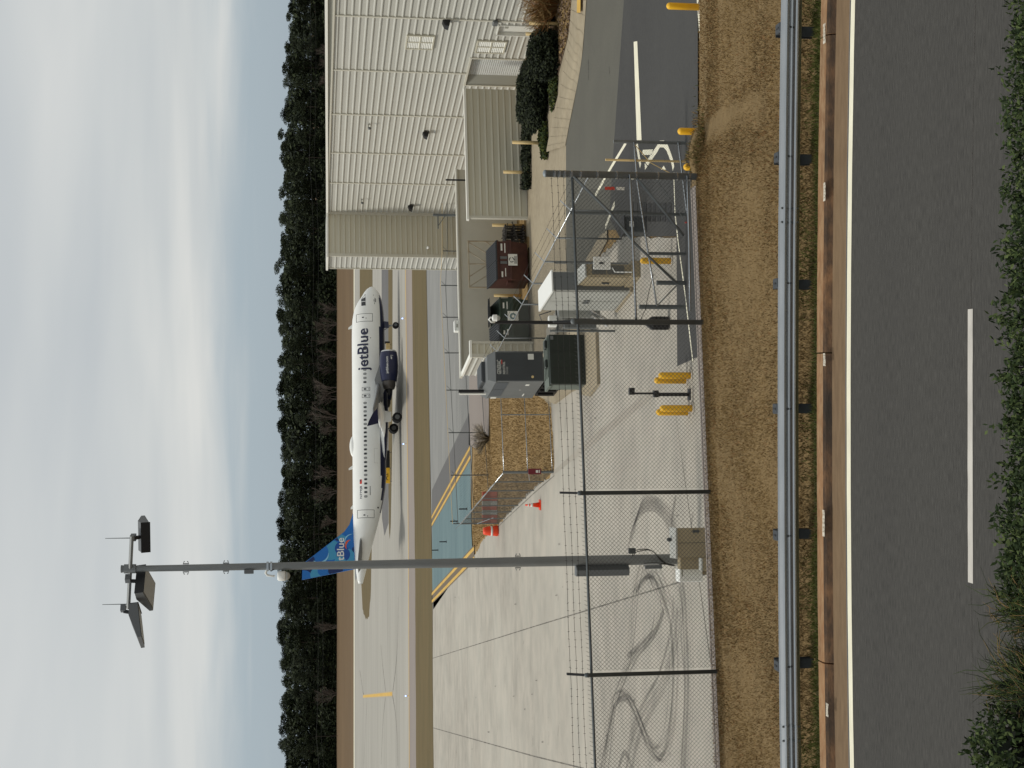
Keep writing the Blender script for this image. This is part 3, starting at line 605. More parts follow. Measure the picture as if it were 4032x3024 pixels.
# wall lights and cameras: things fixed to the wall
def on_wall(x, y):
    q = wall_q(y); return Vector((W0.x, W0.y, 0)) + AW*q + Vector((0, 0, wall_z(x, y, q)))
def wall_light(x, y, lab, s=1.0):
    p = on_wall(x, y); t = thing('wall_light', lab, 'wall light', p, TH, 'wall lights on the hangar')
    b = MB(); b.box(-.10*s, -.055, -.12*s, .12*s, -.14*s, .14*s); b.build('back_box', M['black'], t)
    b = MB(); b.add([(-.42*s,-.22*s,-.10*s),(-.10*s,-.22*s,-.20*s),(-.10*s,.22*s,-.20*s),(-.42*s,.22*s,-.10*s),(-.36*s,-.18*s,.08*s),(-.10*s,-.2*s,.18*s),(-.10*s,.2*s,.18*s),(-.36*s,.18*s,.08*s)], [(3,2,1,0),(4,5,6,7),(0,1,5,4),(1,2,6,5),(2,3,7,6),(3,0,4,7)]); b.build('hood', M['black'], t)
wall_light(1756, 92, 'black wall light on the hangar wall above the white door', 1.05)
wall_light(1675, 526, 'black wall light midway along the hangar wall', 1.0)
wall_light(1616, 812, 'black wall light nearest the inner corner of the hangar', 1.0)
def wall_cam(x, y, lab):
    p = on_wall(x, y); t = thing('wall_camera', lab, 'camera', p, TH, 'small cameras on the hangar wall')
    b = MB(); b.box(-.08, -.05, -.06, .06, -.06, .06); b.tube([(-.08,0,0),(-.3,0,.04)], .025, 6); b.build('bracket', M['jamb'], t)
    b = MB(); b.lathe([(.03,.04),(.08,.02),(.09,-.04),(.06,-.11),(.01,-.14)], 10, 0, (-.3,0,0)); b.build('dome', M['mid_grey'], t, True)
wall_cam(1452, 500, 'small dome camera high on the middle of the hangar wall'); wall_cam(1424, 791, 'small dome camera high near the inner corner of the hangar')
p = on_wall(1950, 88); t = thing('door_lamp', 'grey box lamp beside the top of the white door', 'wall light', p, TH)
b = MB(); b.cbox(-.22, -.052, -.2, .2, -.1, .14, .04); b.build('housing', M['mid_grey'], t); MB().box(-.2, -.07, -.16, .16, -.125, -.1).build('diffuser', M['lens'], t)
P = W0 + AW*(Tc-.0) - RT*2.55 + Vector((0,0,0)); P.z = at(1682, 988, P.y).z
t = thing('wall_camera', 'white dome camera on the set back end wall', 'camera', P, TH, 'small cameras on the hangar wall'); b = MB(); b.box(-.06,.06,-.09,-.05,-.06,.06); b.tube([(0,-.08,0),(0,-.26,.02)], .03, 6); b.build('bracket', M['white'], t); b = MB(); b.lathe([(.03,.05),(.10,.02),(.11,-.05),(.07,-.12),(.01,-.15)], 10, 0, (0,-.28,0)); b.build('dome', M['white'], t, True)

# ================================================================== DUMPSTER ENCLOSURE
E0 = G(2078, 862)                                                  # left foot of the right-hand screen
EN = thing('enclosure', 'beige walled dumpster enclosure in front of the hangar', 'enclosure', (E0.x, E0.y, -4.0), TH)
sE = sc(E0); wR = wall_q(355, E0, RT); hS = at(1838, 860, E0.y).z + 4.0
b = MB(); ribbed(b, 0.12, wR, .06, hS - .12, lambda t, o, z: (t, -o, z), pitch=.345, ph=.02); b.build('screen_panel', M['siding_tan'], EN, fix=False)
MB().box(0, wR, .002, .12, 0, hS - .12).build('screen_wall', M['stucco'], EN)
b = MB(); b.box(-.02, .12, -.08, .14, 0, hS - .12); b.build('corner_trim', M['trim'], EN)
b = MB(); b.box(-.1, wR, -.11, .2, hS - .12, hS); b.build('screen_cap', M['trim_white'], EN)
# back wall, seen over the bins
BK = G(2045, 1347); 
def loc(P): 
    d = Vector(P) - Vector((E0.x, E0.y, 0)); return d.dot(RT), d.dot(AW)
L0 = G(2100, 1347); lx, ly = loc(L0)                               # left wing front right foot
wl = 58/sc(L0); dl = 4.3; yb = ly + dl
zb1 = 3.32
b = MB(); b.box(lx - wl + .15, 4.2, yb, yb + .2, 0, zb1 - .1); b.build('back_wall', M['stucco'], EN)
b = MB(); b.box(lx - wl - .1, 4.2, yb - .1, yb + .32, zb1 - .1, zb1 + .04); b.build('wall_cap', M['trim'], EN)
b = MB(); b.box(lx - wl - .1, 4.2, yb - .16, yb - .1, zb1 - .02, zb1 + .05); b.build('gutter', M['trim_white'], EN)
hw = at(1848, 1375, L0.y).z + 4 - .12
b = MB(); ribbed(b, lx - wl + .12, lx - .02, .06, hw, lambda t, o, z: (t, ly - o, z), pitch=.345, ph=.1); b.build('screen_panel', M['siding_tan'], EN, fix=False)
b = MB(); ribbed(b, 0.1, dl, .06, hw, lambda t, o, z: (lx - wl - o, ly + t, z), pitch=.345, ph=.1); b.build('screen_panel', M['siding'], EN, fix=False)
b = MB(); b.box(lx - wl + .05, lx, ly + .01, ly + .12, 0, hw); b.box(lx - wl + .01, lx - wl + .12, ly + .01, ly + dl - .12, 0, hw); b.build('wing_wall', M['stucco'], EN)
b = MB(); b.box(lx - wl - .07, lx - wl + .12, ly - .07, ly + .1, 0, hw); b.box(lx - .1, lx + .02, ly - .06, ly + .1, 0, hw); b.build('corner_trim', M['trim'], EN)
b = MB(); b.box(lx - wl - .09, lx + .06, ly - .1, ly + .16, hw + .002, hw + .12); b.build('screen_cap', M['trim_white'], EN)
b = MB(); b.box(lx - wl - .09, lx - wl + .16, ly + .162, ly + dl - .12, hw + .002, hw + .12); b.build('screen_cap', M['trim_white'], EN)
# steel bracing frames folded behind the bins
BF = thing('brace_frame', 'rusty steel gate frame with cross braces behind the brown dumpster', 'frame', E0 + AW*(yb - 1.2) + RT*(-3.0), TH)
zf0, zf1 = .9, 2.9
b = MB(); b.box(-.0, .07, 0, .07, zf0, zf1); b.box(2.6, 2.67, 0, .07, zf0, zf1); b.box(.07, 2.6, 0, .07, zf1 - .07, zf1); b.box(.07, 2.6, 0, .07, zf0, zf0 + .07); b.build('frame', M['rust'], BF)
for (xa, za, xb, zb_) in ((.05, zf1, 1.35, zf0), (1.35, zf0, 2.6, zf1), (.6, zf1, 1.35, zf0+.9), (1.35, zf0 + .9, 2.1, zf1), (1.35, zf0, 1.35, zf1), (0.05, 1.9, .9, zf0), (2.6, 1.9, 1.9, zf0)):
    MB().tube([(xa, .03, za), (xb, .03, zb_)], .035, 4).build('brace', M['rust'], BF)
b = MB(); b.box(-.01, .4, -.012, .0, 1.1, 1.3); 
# pallets stacked beside the brown dumpster
pb = G(2066, 905); sp = sc(pb)
PL = thing('pallet_stack', 'leaning heap of dark weathered pallets beside the brown dumpster', 'pallets', pb + RT*(-.55), TH)
for i in range(6):
    b = MB(); x = i*.17 - .3; a = .10
    for j_ in range(5): b.box(x + rnd(-.02,.02), x + .03, -.5 + j_*.24, -.5 + j_*.24 + .1, 0.02, 1.1 + rnd(-.05,.12))
    for z in (.1, .6, 1.05): b.box(x + .03, x + .12, -.5, .56, z, z + .09)
    b.build('pallet', M['wood_dark'], PL)
b = MB(); b.tube([(-.7, -.55, .35), (.8, -.56, .75)], .035, 4); b.tube([(-.5,-.57,1.15),(.7,-.58,1.0)], .03, 4); b.build('slat', M['wood_dark'], PL)

# ------------------------------------------------------------------ dumpsters
def dumpster(name, lab, P, w, dpt, h, mb_, opn):
    T = thing(name, lab, 'dumpster', P, TH)
    b = MB(); lo = .52*h; sl = .38
    b.add([(0, sl*.9, .12),(w, sl*.9, .12),(w, dpt, .12),(0, dpt, .12),(0, 0, lo),(w, 0, lo),(w, dpt, lo),(0, dpt, lo),(0, .05, h*.86),(w, .05, h*.86),(w, dpt, h),(0, dpt, h)],
        [(3,2,1,0),(0,1,5,4),(1,2,6,5),(2,3,7,6),(3,0,4,7),(4,5,9,8),(5,6,10,9),(6,7,11,10),(7,4,8,11),(8,9,10,11)]); b.build('bin', mb_, T)
    b = MB(); b.box(-.05, w + .05, -.06, .0, lo - .05, lo + .06); b.box(-.04, w + .04, -.04, .06, h*.86 - .08, h*.86 + .0); b.box(w*.5 - .05, w*.5 + .05, -.045, .0, lo + .06, h*.8); b.build('rib', mb_, T)
    for x in (-.14, w): b = MB(); b.box(x, x + .14, .25, .75, lo - .05, lo + .16); b.build('fork_pocket', mb_, T)
    n = 9 if not opn else 9
    for (x0, x1, up_) in ((-.04, w*.5 - .01, False), (w*.5 + .01, w + .04, opn)):
        b = MB()
        for i in range(n):
            a, c = x0 + (x1-x0)*i/n, x0 + (x1-x0)*(i+.55)/n
            z0, z1 = h*.86 + .02, h + .03
            if up_: b.add([(a, .12, z0 + .50), (c, .12, z0 + .50), (c, dpt, z1 + .04), (a, dpt, z1 + .04), (a, .12, z0+.56), (c, .12, z0+.56), (c, dpt, z1+.1), (a, dpt, z1+.1)], [(0,1,5,4),(4,5,6,7),(1,2,6,5),(0,4,7,3)])
            else: b.add([(a, -.06, z0), (c, -.06, z0), (c, dpt, z1), (a, dpt, z1), (a, -.06, z0+.06), (c, -.06, z0+.06), (c, dpt, z1+.06), (a, dpt, z1+.06)], [(0,1,5,4),(4,5,6,7),(1,2,6,5),(0,4,7,3)])
        if not up_: b.add([(x0, -.07, h*.86+.005), (x1, -.07, h*.86+.005), (x1, dpt, h+.015), (x0, dpt, h+.015), (x0, -.07, h*.86+.03), (x1, -.07, h*.86+.03), (x1, dpt, h+.04), (x0, dpt, h+.04)], [(3,2,1,0),(4,5,6,7),(0,1,5,4),(1,2,6,5),(2,3,7,6),(3,0,4,7)])
        else: b.prism([(x0, .10, h*.86 + .48), (x1, .10, h*.86 + .48), (x1, dpt, h + .03), (x0, dpt, h + .03)], (0, 0, .025))
        b.build('lid', M['lid'], T)
    for x in (.12, w - .3): MB().lathe([(.07,0),(.07,.05)], 10, 0, (x + .08, .5, .0)).build('caster', M['rubber'], T)
    return T
sb = sc(G(2093, 1100)); wB = 152/sb/ math.cos(TH)
PB = G(2093, 1100); hB = 2.05
BD = dumpster('brown_dumpster', 'dark brown dumpster with black ribbed lid and white labels', PB, wB, 1.7, hB, M['brown_bin'], False)
lo = .52*hB
def label_plate(T, x0, x1, z0, z1, y, m=None, name='label'):
    return MB().box(x0, x1, y - .012, y, z0, z1).build(name, m or M['paper'], T)
label_plate(BD, .12, .42, 1.47, 1.55, .035); label_plate(BD, .15, .6, 1.25, 1.36, .03); label_plate(BD, wB - .5, wB - .12, 1.47, 1.56, .035); label_plate(BD, wB - .62, wB - .1, 1.25, 1.37, .03)
label_plate(BD, wB*.5 - .2, wB*.5 + .2, 1.25, 1.6, .0, M['mid_grey'], 'plate')
b = MB(); x0, x1, z0, z1 = wB*.5 - .31, wB*.5 + .31, .72, 1.2; b.add([(x0,-.075,z0),(x1,-.075,z0),(x1,-.075,z1),(x0,-.075,z1)], [(0,1,2,3)], 0)
cx, cz = wB*.5, 1.02
for (r0, r1, a0, a1) in ((.10,.145,20,110),(.10,.145,140,230),(.10,.145,260,350)):
    pts = [(cx + r1*math.cos(math.radians(a)), -.079, cz + r1*math.sin(math.radians(a))) for a in range(a0, a1+1, 15)] + [(cx + r0*math.cos(math.radians(a)), -.079, cz + r0*math.sin(math.radians(a))) for a in range(a1, a0-1, -15)]
    b.poly(pts, 1)
for k_ in range(3): b.add([(x0+.1,-.079,z0+.03+k_*.05),(x1-.1,-.079,z0+.03+k_*.05),(x1-.1,-.079,z0+.055+k_*.05),(x0+.1,-.079,z0+.055+k_*.05)], [(0,1,2,3)], 1)
b.build('label', [M['paper'], M['dark_grey']], BD, fix=False)
PGn = G(2098, 1342); wG = 170/sc(PGn)/math.cos(TH)
GD = dumpster('green_dumpster', 'dark green dumpster with one black lid propped open', PGn, wG, 1.7, 1.95, M['green_bin'], True)
label_plate(GD, wG*.5 + .55, wG*.5 + .95, 1.18, 1.3, .03); label_plate(GD, wG*.5 + .6, wG*.5 + .9, 1.42, 1.5, .035); label_plate(GD, .3, .62, 1.2, 1.32, .03); label_plate(GD, .35, .55, 1.42, 1.5, .035)
b = MB(); x0, x1, z0, z1 = wG*.5 - .12, wG*.5 + .42, .72, 1.28; b.add([(x0,-.075,z0),(x1,-.075,z0),(x1,-.075,z1),(x0,-.075,z1)], [(0,1,2,3)], 0)
cx, cz = (x0+x1)/2, 1.0; b.poly([(cx + .17*math.cos(a*.524), -.079, cz + .17*math.sin(a*.524)) for a in range(12)], 1); b.poly([(cx + .09*math.cos(a*1.047), -.083, cz + .09*math.sin(a*1.047)) for a in range(6)], 0)
b.build('label', [M['paper'], M['teal']], GD, fix=False)

# ------------------------------------------------------------------ generator
PGE = G(2242, 1502)
pad = MB(); GE = thing('generator', 'dark grey standby generator on a black fuel tank beside the green transformer', 'generator', PGE + Vector((0,0,.12)), TH)
sg = sc(PGE); wg = 117/sg/math.cos(TH); dg = 3.5; zt = 1.02; ht = at(1937, 1500, PGE.y).z + 3.88
b = MB(); b.box(.08, wg - .08, .1, dg - .1, .0, zt - .12); b.build('fuel_tank', M['black'], GE)
for k_ in range(4): b = MB(); b.tube([(.02, .5 + k_*.75, .15), (.02, .5 + k_*.75, zt - .15)], .06, 6); b.build('pipe', M['black'], GE)
MB().box(-.06, .08, .25, .6, .45, .75).build('junction_box', M['white'], GE)
b = MB(); b.cbox(0, wg, 0, dg, zt, ht - .18, .03); b.build('housing', M['mid_grey'], GE)
b = MB(); b.box(.03, wg - .03, -.015, -.002, zt + .03, ht - .22); b.build('end_panel', M['dark_grey'], GE)  # darker grey over the near face: its shade is put into the colour
b = MB(); b.add([(-.03,-.03,ht-.18),(wg+.03,-.03,ht-.18),(wg+.03,dg+.03,ht-.18),(-.03,dg+.03,ht-.18),(.12,.22,ht+.16),(wg-.12,.22,ht+.16),(wg-.12,dg-.2,ht+.16),(.12,dg-.2,ht+.16)], [(3,2,1,0),(4,5,6,7),(0,1,5,4),(1,2,6,5),(2,3,7,6),(3,0,4,7)]); b.build('roof', M['mid_grey'], GE)
b = MB(); b.cbox(.2, wg - .2, 1.0, 2.6, ht + .16, ht + .34, .04); b.build('silencer_cover', M['dark_grey'], GE)
b = MB(); b.tube([(.05, 2.2, ht + .1), (.05, 2.2, ht + 1.25)], .075, 10); b.build('exhaust_stack', M['black'], GE); b = MB(); b.tube([(-.06, 2.25, ht), (-.06, 2.25, ht + 1.2)], .05, 8); b.build('exhaust_stack', M['trim_white'], GE)
for (y0, y1) in ((.15, 1.5), (1.58, 2.95)):
    b = MB()
    for i in range(7): z = ht - .75 + i*.075; b.add([(-.03, y0, z), (-.03, y1, z), (-.003, y1, z + .06), (-.003, y0, z + .06)], [(0,1,2,3)])
    b.add([(-.002, y0, ht-.77), (-.002, y1, ht-.77), (-.002, y1, ht-.23), (-.002, y0, ht-.23)], [(0,1,2,3)]); b.build('louvre', M['dark_grey'], GE, fix=False)
for (y, z, w_, h_) in ((.55, zt + .55, .28, .16), (2.5, zt + .5, .5, .05), (3.2, ht - .6, .3, .25), (1.7, zt + .8, .06, .04)): MB().box(-.012, -.001, y, y + w_, z, z + h_).build('label', M['paper'], GE)
MB().box(wg - .36, wg - .10, -.024, -.016, zt + .42, zt + .68).build('label', M['paper'], GE)
b = MB(); b.lathe([(.06, 0), (.06, .02)], 8); em = b.build('emblem', M['timber'], GE, loc=(.2, -.03, zt + .5)); em.rotation_euler = (math.pi/2, 0, 0)
b = MB(); sign_text(b, 'GENERAC', .26, (.33, -.018, ht - .42), (1,0,0), (0,0,1), 0, .64); sign_text(b, 'INDUSTRIAL', .15, (.33, -.018, ht - .60), (1,0,0), (0,0,1), 0, .56); sign_text(b, 'POWER', .12, (.33, -.018, ht - .73), (1,0,0), (0,0,1), 1, .34)
b.add([(.78,-.017,ht-.475),(.98,-.017,ht-.475),(.98,-.017,ht-.44),(.78,-.017,ht-.44)], [(0,1,2,3)], 2)
b.build('lettering', [M['paper'], M['light_grey'], M['red_bright']], GE, fix=False)
# pad shared by generator and transformer
PT = G(2320, 1512)
b = MB(); 
pp = [G(2357, 1300), G(2364, 1512), G(2330, 1560), G(2290, 1550), G(2300, 1520), G(2250, 1545), G(2190, 1590), G(2130, 1560), G(2150, 1350), G(2240, 1290)]
b.prism([(p.x, p.y, -4.0) for p in pp], (0, 0, .13)); struct('equipment_pad', b, M['concrete_beige'], 'raised beige concrete pad under the generator and transformer')
# ------------------------------------------------------------------ green transformer
TR = thing('transformer', 'dark green pad transformer with grey green top in front of the generator', 'transformer', PT + Vector((0,0,.12)), TH)
st = sc(PT); wt = 196/st/math.cos(TH); htr = at(2166, 1505, PT.y).z + 3.88
b = MB(); b.box(.05, wt, .25, 1.3, 0, htr - .1); b.build('tank', M['green_lid'], TR)
b = MB(); b.cbox(0, wt, 0, .24, .02, htr - .03, .02); b.build('cabinet', M['green_box'], TR)
b = MB(); b.box(-.03, wt + .03, .245, 1.35, htr - .1, htr); b.build('lid', M['green_lid'], TR)
for x in (wt*.32, wt*.66): b = MB(); b.box(x, x + .012, -.012, .0, .1, htr - .1); b.build('door_edge', M['black'], TR)
for x in (wt*.36, wt*.75): b = MB(); b.cbox(x, x + .36, .3, .6, htr, htr + .12, .03); b.build('bushing_cover', M['green_box'], TR)
for k_ in range(3): b = MB(); b.box(.35, wt - .05, .3 + k_*.33, .36 + k_*.33, htr, htr + .03); b.build('rib', M['green_lid'], TR)
MB().box(wt - .22, wt - .06, -.012, -.001, htr - .2, htr - .08).build('label', M['mid_grey'], TR)
# ------------------------------------------------------------------ tall pale switchgear cabinet
PC = G(2491, 1147); sC = sc(PC); wc = 76/sC/math.cos(TH); hc = at(2176, 1147, PC.y).z + 4.0
CB = thing('switch_cabinet', 'tall pale grey electrical cabinet with two doors', 'cabinet', PC, TH)
b = MB(); b.cbox(0, wc, 0, 2.5, .1, hc - .02, .015); b.build('housing', M['light_grey'], CB)
b = MB(); b.box(.03, wc - .03, -.014, -.002, .14, hc - .04); b.build('end_panel', M['mid_grey'], CB)  # front in a darker grey than the doors, shade painted in
b = MB(); b.add([(-.05,-.05,hc-.02),(wc+.05,-.05,hc-.02),(wc+.05,2.55,hc+.03),(-.05,2.55,hc+.03),(-.05,-.05,hc+.03),(wc+.05,-.05,hc+.03),(wc+.05,2.55,hc+.1),(-.05,2.55,hc+.1)], [(3,2,1,0),(4,5,6,7),(0,1,5,4),(1,2,6,5),(2,3,7,6),(3,0,4,7)]); b.build('roof', M['white'], CB)  # white top: the high sun on it is put into the colour
for (y0, y1) in ((.05, 1.22), (1.26, 2.45)):
    dr = MB().box(-.028, -.003, y0, y1, .18, hc - .1).build('door', M['light_grey'], CB)
    yy = y1 - .12 if y0 < 1 else y0 + .1
    b = MB(); b.box(-.07, -.03, yy, yy + .05, hc*.5 - .12, hc*.5 + .12); b.tube([(-.05, yy - .08, hc*.5), (-.05, yy + .13, hc*.5)], .02, 6); b.build('handle', M['mid_grey'], dr)
b = MB(); b.box(-.05, wc + .1, -.1, 2.6, 0, .1); b.build('plinth', M['concrete_beige'], CB)
MB().box(wc*.3, wc*.6, -.022, -.015, .55, .7).build('label', M['paper'], CB)
# beige meter cabinet in front
PM = G(2520, 1087); sM = sc(PM); hm = at(2292, 1087, PM.y).z + 4.0
MC = thing('meter_cabinet', 'small beige cabinet with dark grille in front of the pale cabinet', 'cabinet', PM, TH)
wm = 46/sM*1.05
b = MB(); b.box(-.06, wm + .1, -.1, 1.6, 0, .3); b.build('plinth', M['beige_box'], MC)
b = MB(); b.add([(0,0,.3),(wm,0,.3),(wm,1.5,.3),(0,1.5,.3),(0,0,hm-.16),(wm,0,hm-.16),(wm,1.5,hm),(0,1.5,hm)], [(3,2,1,0),(4,5,6,7),(0,1,5,4),(1,2,6,5),(2,3,7,6),(3,0,4,7)]); b.build('housing', M['beige_box'], MC)
b = MB(); b.add([(-.05,-.06,hm-.15),(wm+.05,-.06,hm-.15),(wm+.05,1.55,hm+.02),(-.05,1.55,hm+.02),(-.05,-.06,hm-.1),(wm+.05,-.06,hm-.1),(wm+.05,1.55,hm+.07),(-.05,1.55,hm+.07)], [(3,2,1,0),(4,5,6,7),(0,1,5,4),(1,2,6,5),(2,3,7,6),(3,0,4,7)]); b.build('roof', M['light_grey'], MC)
for (z0, z1) in ((.55, 1.15), (1.2, hm - .35)):
    b = MB()
    n = 7
    for i in range(n): z = z0 + (z1-z0)*i/n; b.add([(.05,-.03,z),(wm-.05,-.03,z),(wm-.05,-.002,z+(z1-z0)/n),(.05,-.002,z+(z1-z0)/n)], [(0,1,2,3)])
    b.build('grille', M['beige_dark'], MC, fix=False)
dr = MB().box(-.025, -.003, .1, 1.4, .4, hm - .25).build('door', M['beige_box'], MC); b = MB(); b.box(-.07, -.026, .7, .78, .95, 1.2); b.build('handle', M['dark_grey'], dr)
b = MB(); b.tube([(.1,-.12,.3),(.1,-.12,.9),(.25,-.12,1.0)], .02, 6); b.build('pipe', M['white'], MC)
# electrical panels on a rack
PR = G(2420, 1255); PK = thing('panel_rack', 'rack of grey electrical panels with angled conduits next to the pale cabinet', 'electrical panels', PR, TH)
hp = at(2190, 1255, PR.y).z + 4
for x in (-.5, .35): MB().box(x, x + .07, .02, .09, 0, hp + .25).build('post', M['galv_dull'], PK)
b = MB(); b.box(-.5, .42, .09, .13, hp - .1, hp); b.box(-.5, .42, .09, .13, .8, .9); b.build('rail', M['galv_dull'], PK)
b = MB(); b.cbox(-.05, .34, -.28, .02, .6, hp - .05, .02); b.build('panel', M['light_grey'], PK)
b = MB(); b.cbox(-.42, -.1, -.2, .02, .75, hp - .25, .02); b.build('panel', M['mid_grey'], PK)
b = MB(); b.cbox(-.35, .05, -.24, .02, hp + .02, hp + .32, .02); b.build('panel', M['white'], PK)
for x in (-.25, -.05): b = MB(); b.tube([(x - .1, -.32, .35), (x + .25, -.4, .95)], .055, 8); b.build('conduit', M['metal_bright'], PK)
b = MB(); b.tube([(-.2,-.1,hp+.3),(-.2,-.12,hp+.55),(.1,-.1,hp+.65),(.25,-.1,hp+.2)], .02, 6); b.build('conduit', M['dark_grey'], PK)

# ================================================================== FENCES
def chain_mesh(b, A, Bp, h, w=0.072, r=0.0028, lift=0.03, top=None, zf=None):
    """woven wires between A and Bp (ground points): every wire zigzags up between its neighbours"""
    A, Bp = Vector(A), Vector(Bp); d = Bp - A; L = d.length; u = d / L; nrm = Vector((-u.y, u.x, 0)).normalized()
    n = int(L / w)
    for i in range(n):
        s0 = i*w; P = []; k = 0; z = lift
        hh = h if not callable(h) else h(s0)
        while z < hh:
            s = s0 + (w*0.5 if k % 2 else -w*0.02); P.append(A + u*s + Vector((0,0,z)) + nrm*(0.0016 if k % 2 else -0.0016)); z += w*0.5; k += 1
            if k > 120: break
        for s_ in (0,):
            for side in (1,):
                vs = []
                for p in P:
                    vs += [p + nrm*r*1.1, p - nrm*r*0.6 + u*r, p - nrm*r*0.6 - u*r]
                b.add(vs, [(3*j+q, 3*j+(q+1)%3, 3*j+3+(q+1)%3, 3*j+3+q) for j in range(len(P)-1) for q in range(3)])
                # the mirrored wire closes the diamonds
                vs = []
                for k2, p in enumerate(P):
                    q_ = p + u*(w*0.0 if k2 % 2 else w*1.0) 
                    vs += [q_ + nrm*r*1.1, q_ - nrm*r*0.6 + u*r, q_ - nrm*r*0.6 - u*r]
                b.add(vs, [(3*j+q, 3*j+(q+1)%3, 3*j+3+(q+1)%3, 3*j+3+q) for j in range(len(P)-1) for q in range(3)])
def barb(b, pts, r=0.004, step=0.13):
    b.tube(pts, r, 4)
    for p, q in zip(pts[:-1], pts[1:]):
        p, q = Vector(p), Vector(q); L = (q-p).length; n = max(1, int(L/step)); u = (q-p)/L
        for i in range(n):
            c = p + u*(i+.5)*step
            b.tube([c + Vector((rnd(-.01,.01), rnd(-.02,.02), .018)), c - Vector((rnd(-.01,.01), rnd(-.02,.02), .018))], r*0.9, 3)
# near fence
XA = 3.72
def FB(X): return Vector((X, FY(X), crest_z(X)))
NF = thing('chain_link_fence', 'near chain link fence with barbed wire along the top of the embankment', 'fence', (0,0,0))
FH = 2.27
posts_y = [1268, 1938, 2649]
px_ = []
for y in posts_y:
    u = (1512-y)/F; X = u*26.0
    for _ in range(8): 
        p = Vector((X, FY(X), crest_z(X)+1.2)); X = u*dep(p)
    px_.append(X)
px_.append(px_[-1] - (px_[-2]-px_[-1])); 
XL = px_[-1] - .4
b = MB(); p0 = FB(XA); 
segs = [XA] + px_ + [XL]
for a, c in zip(segs[:-1], segs[1:]): chain_mesh(b, FB(a), FB(c), FH - .02, 0.074, 0.0042)
b.build('wire_mesh', M['mesh'], NF, fix=False)
top = lambda X, h=FH: FB(X) + Vector((0,0,h))
b = MB(); b.tube([top(XA), top(px_[0])] + [top(x) for x in px_[1:]] + [top(XL)], .024, 8); b.build('top_rail', M['galv_dark'], NF, True)
b = MB(); b.tube([FB(x) + Vector((0,-.01,.10)) for x in segs], .005, 4); b.build('tension_wire', M['wire'], NF)
b = MB(); X = XA - .05
while X > XL: b.tube([top(X, FH + .02), top(X, FH + .035) , top(X + .02, FH + .075)], .0035, 3); X -= .074*1.0
b.build('wire_knuckles', M['mesh'], NF, fix=False)
for i, X in enumerate(px_):
    r = .045 if i == 0 else .036
    b = MB(); P = FB(X) + Vector((0, -.05, -.3)); b.lathe([(r, 0), (r, FH + .36), (r*1.15, FH + .365), (r*1.1, FH + .42), (.01, FH + .44)], 10, 0, P); b.build('fence_post', M['galv_dark'] if i else M['galv_dull'], NF, True)
    b = MB(); P = top(X) + Vector((0,-.05,.06)); b.prism([P + Vector((-.018,-.03,0)), P + Vector((.018,-.03,0)), P + Vector((.018,.03,0)), P + Vector((-.018,.03,0))], (0, .16, .36)); b.build('barb_arm', M['black'], NF)
for k_ in range(3):
    b = MB(); f_ = .10 + .10*k_; barb(b, [top(x) + Vector((0, -.05 + .06 + .4*f_, .05 + f_ + .006*math.sin(x*3 + k_))) for x in [XA] + [XA - .5*j for j in range(1, int((XA-XL)/.5))] + [XL]], .0042); b.build('barbed_wire', M['wire'], NF, fix=False)
# end bay: terminal post, rails and braces
PA = FB(XA); zA = lambda x, X=XA: at(x, 1512 - X/ (dep(Vector((X, FY(X), 1.5)))/F), FY(X)).z
HA = at(2139, 673, FY(XA)).z - crest_z(XA)
b = MB(); b.lathe([(.062, -.3), (.062, HA - .05), (.066, HA - .05), (.066, HA - .02), (.04, HA), (.005, HA + .01)], 14, 0, PA); tp = b.build('terminal_post', M['galv_post'], NF, True)
for z in (.12, .35, .7, 1.1, 1.45, 1.8, 2.1, FH, FH + .12, FH + .21, FH + .3): b = MB(); b.lathe([(.068, z), (.068, z + .03)], 12, 0, PA); b.build('brace_band', M['galv'], tp)
def FX(y, h): 
    X = (1512-y)/F*26
    for _ in range(8): p = Vector((X, FY(X), h)); X = (1512-y)/F*dep(p)
    return X
def onfence(x, y, off=-.06):
    X = FX(y, 1.5); p = at(x, y, FY(X)); return Vector((X, FY(X) + off, p.z))
b = MB(); b.tube([onfence(2477, 690), onfence(2490, 980), onfence(2502, 1262)], .021, 8); b.build('mid_rail', M['galv'], NF, True)
b = MB(); b.tube([onfence(2702, 690), onfence(2710, 950), onfence(2714, 1225)], .021, 8); b.build('bottom_rail', M['galv'], NF, True)
b = MB(); b.tube([onfence(2246, 690, -.02), onfence(2400, 838, -.02), onfence(2502, 962, -.02), onfence(2664, 1114, -.02)], .024, 8); b.build('brace', M['galv_dull'], NF, True)
b = MB(); b.tube([onfence(2496, 690, -.02), onfence(2625, 845, -.02), onfence(2690, 925, -.02)], .024, 8); b.build('brace', M['galv_dull'], NF, True)
b = MB(); b.tube([onfence(2502, 1262), onfence(2520, 1258), onfence(2538, 1220), onfence(2552, 1150), onfence(2570, 1080)], .006, 5); b.build('tie_wire', M['wire'], NF)
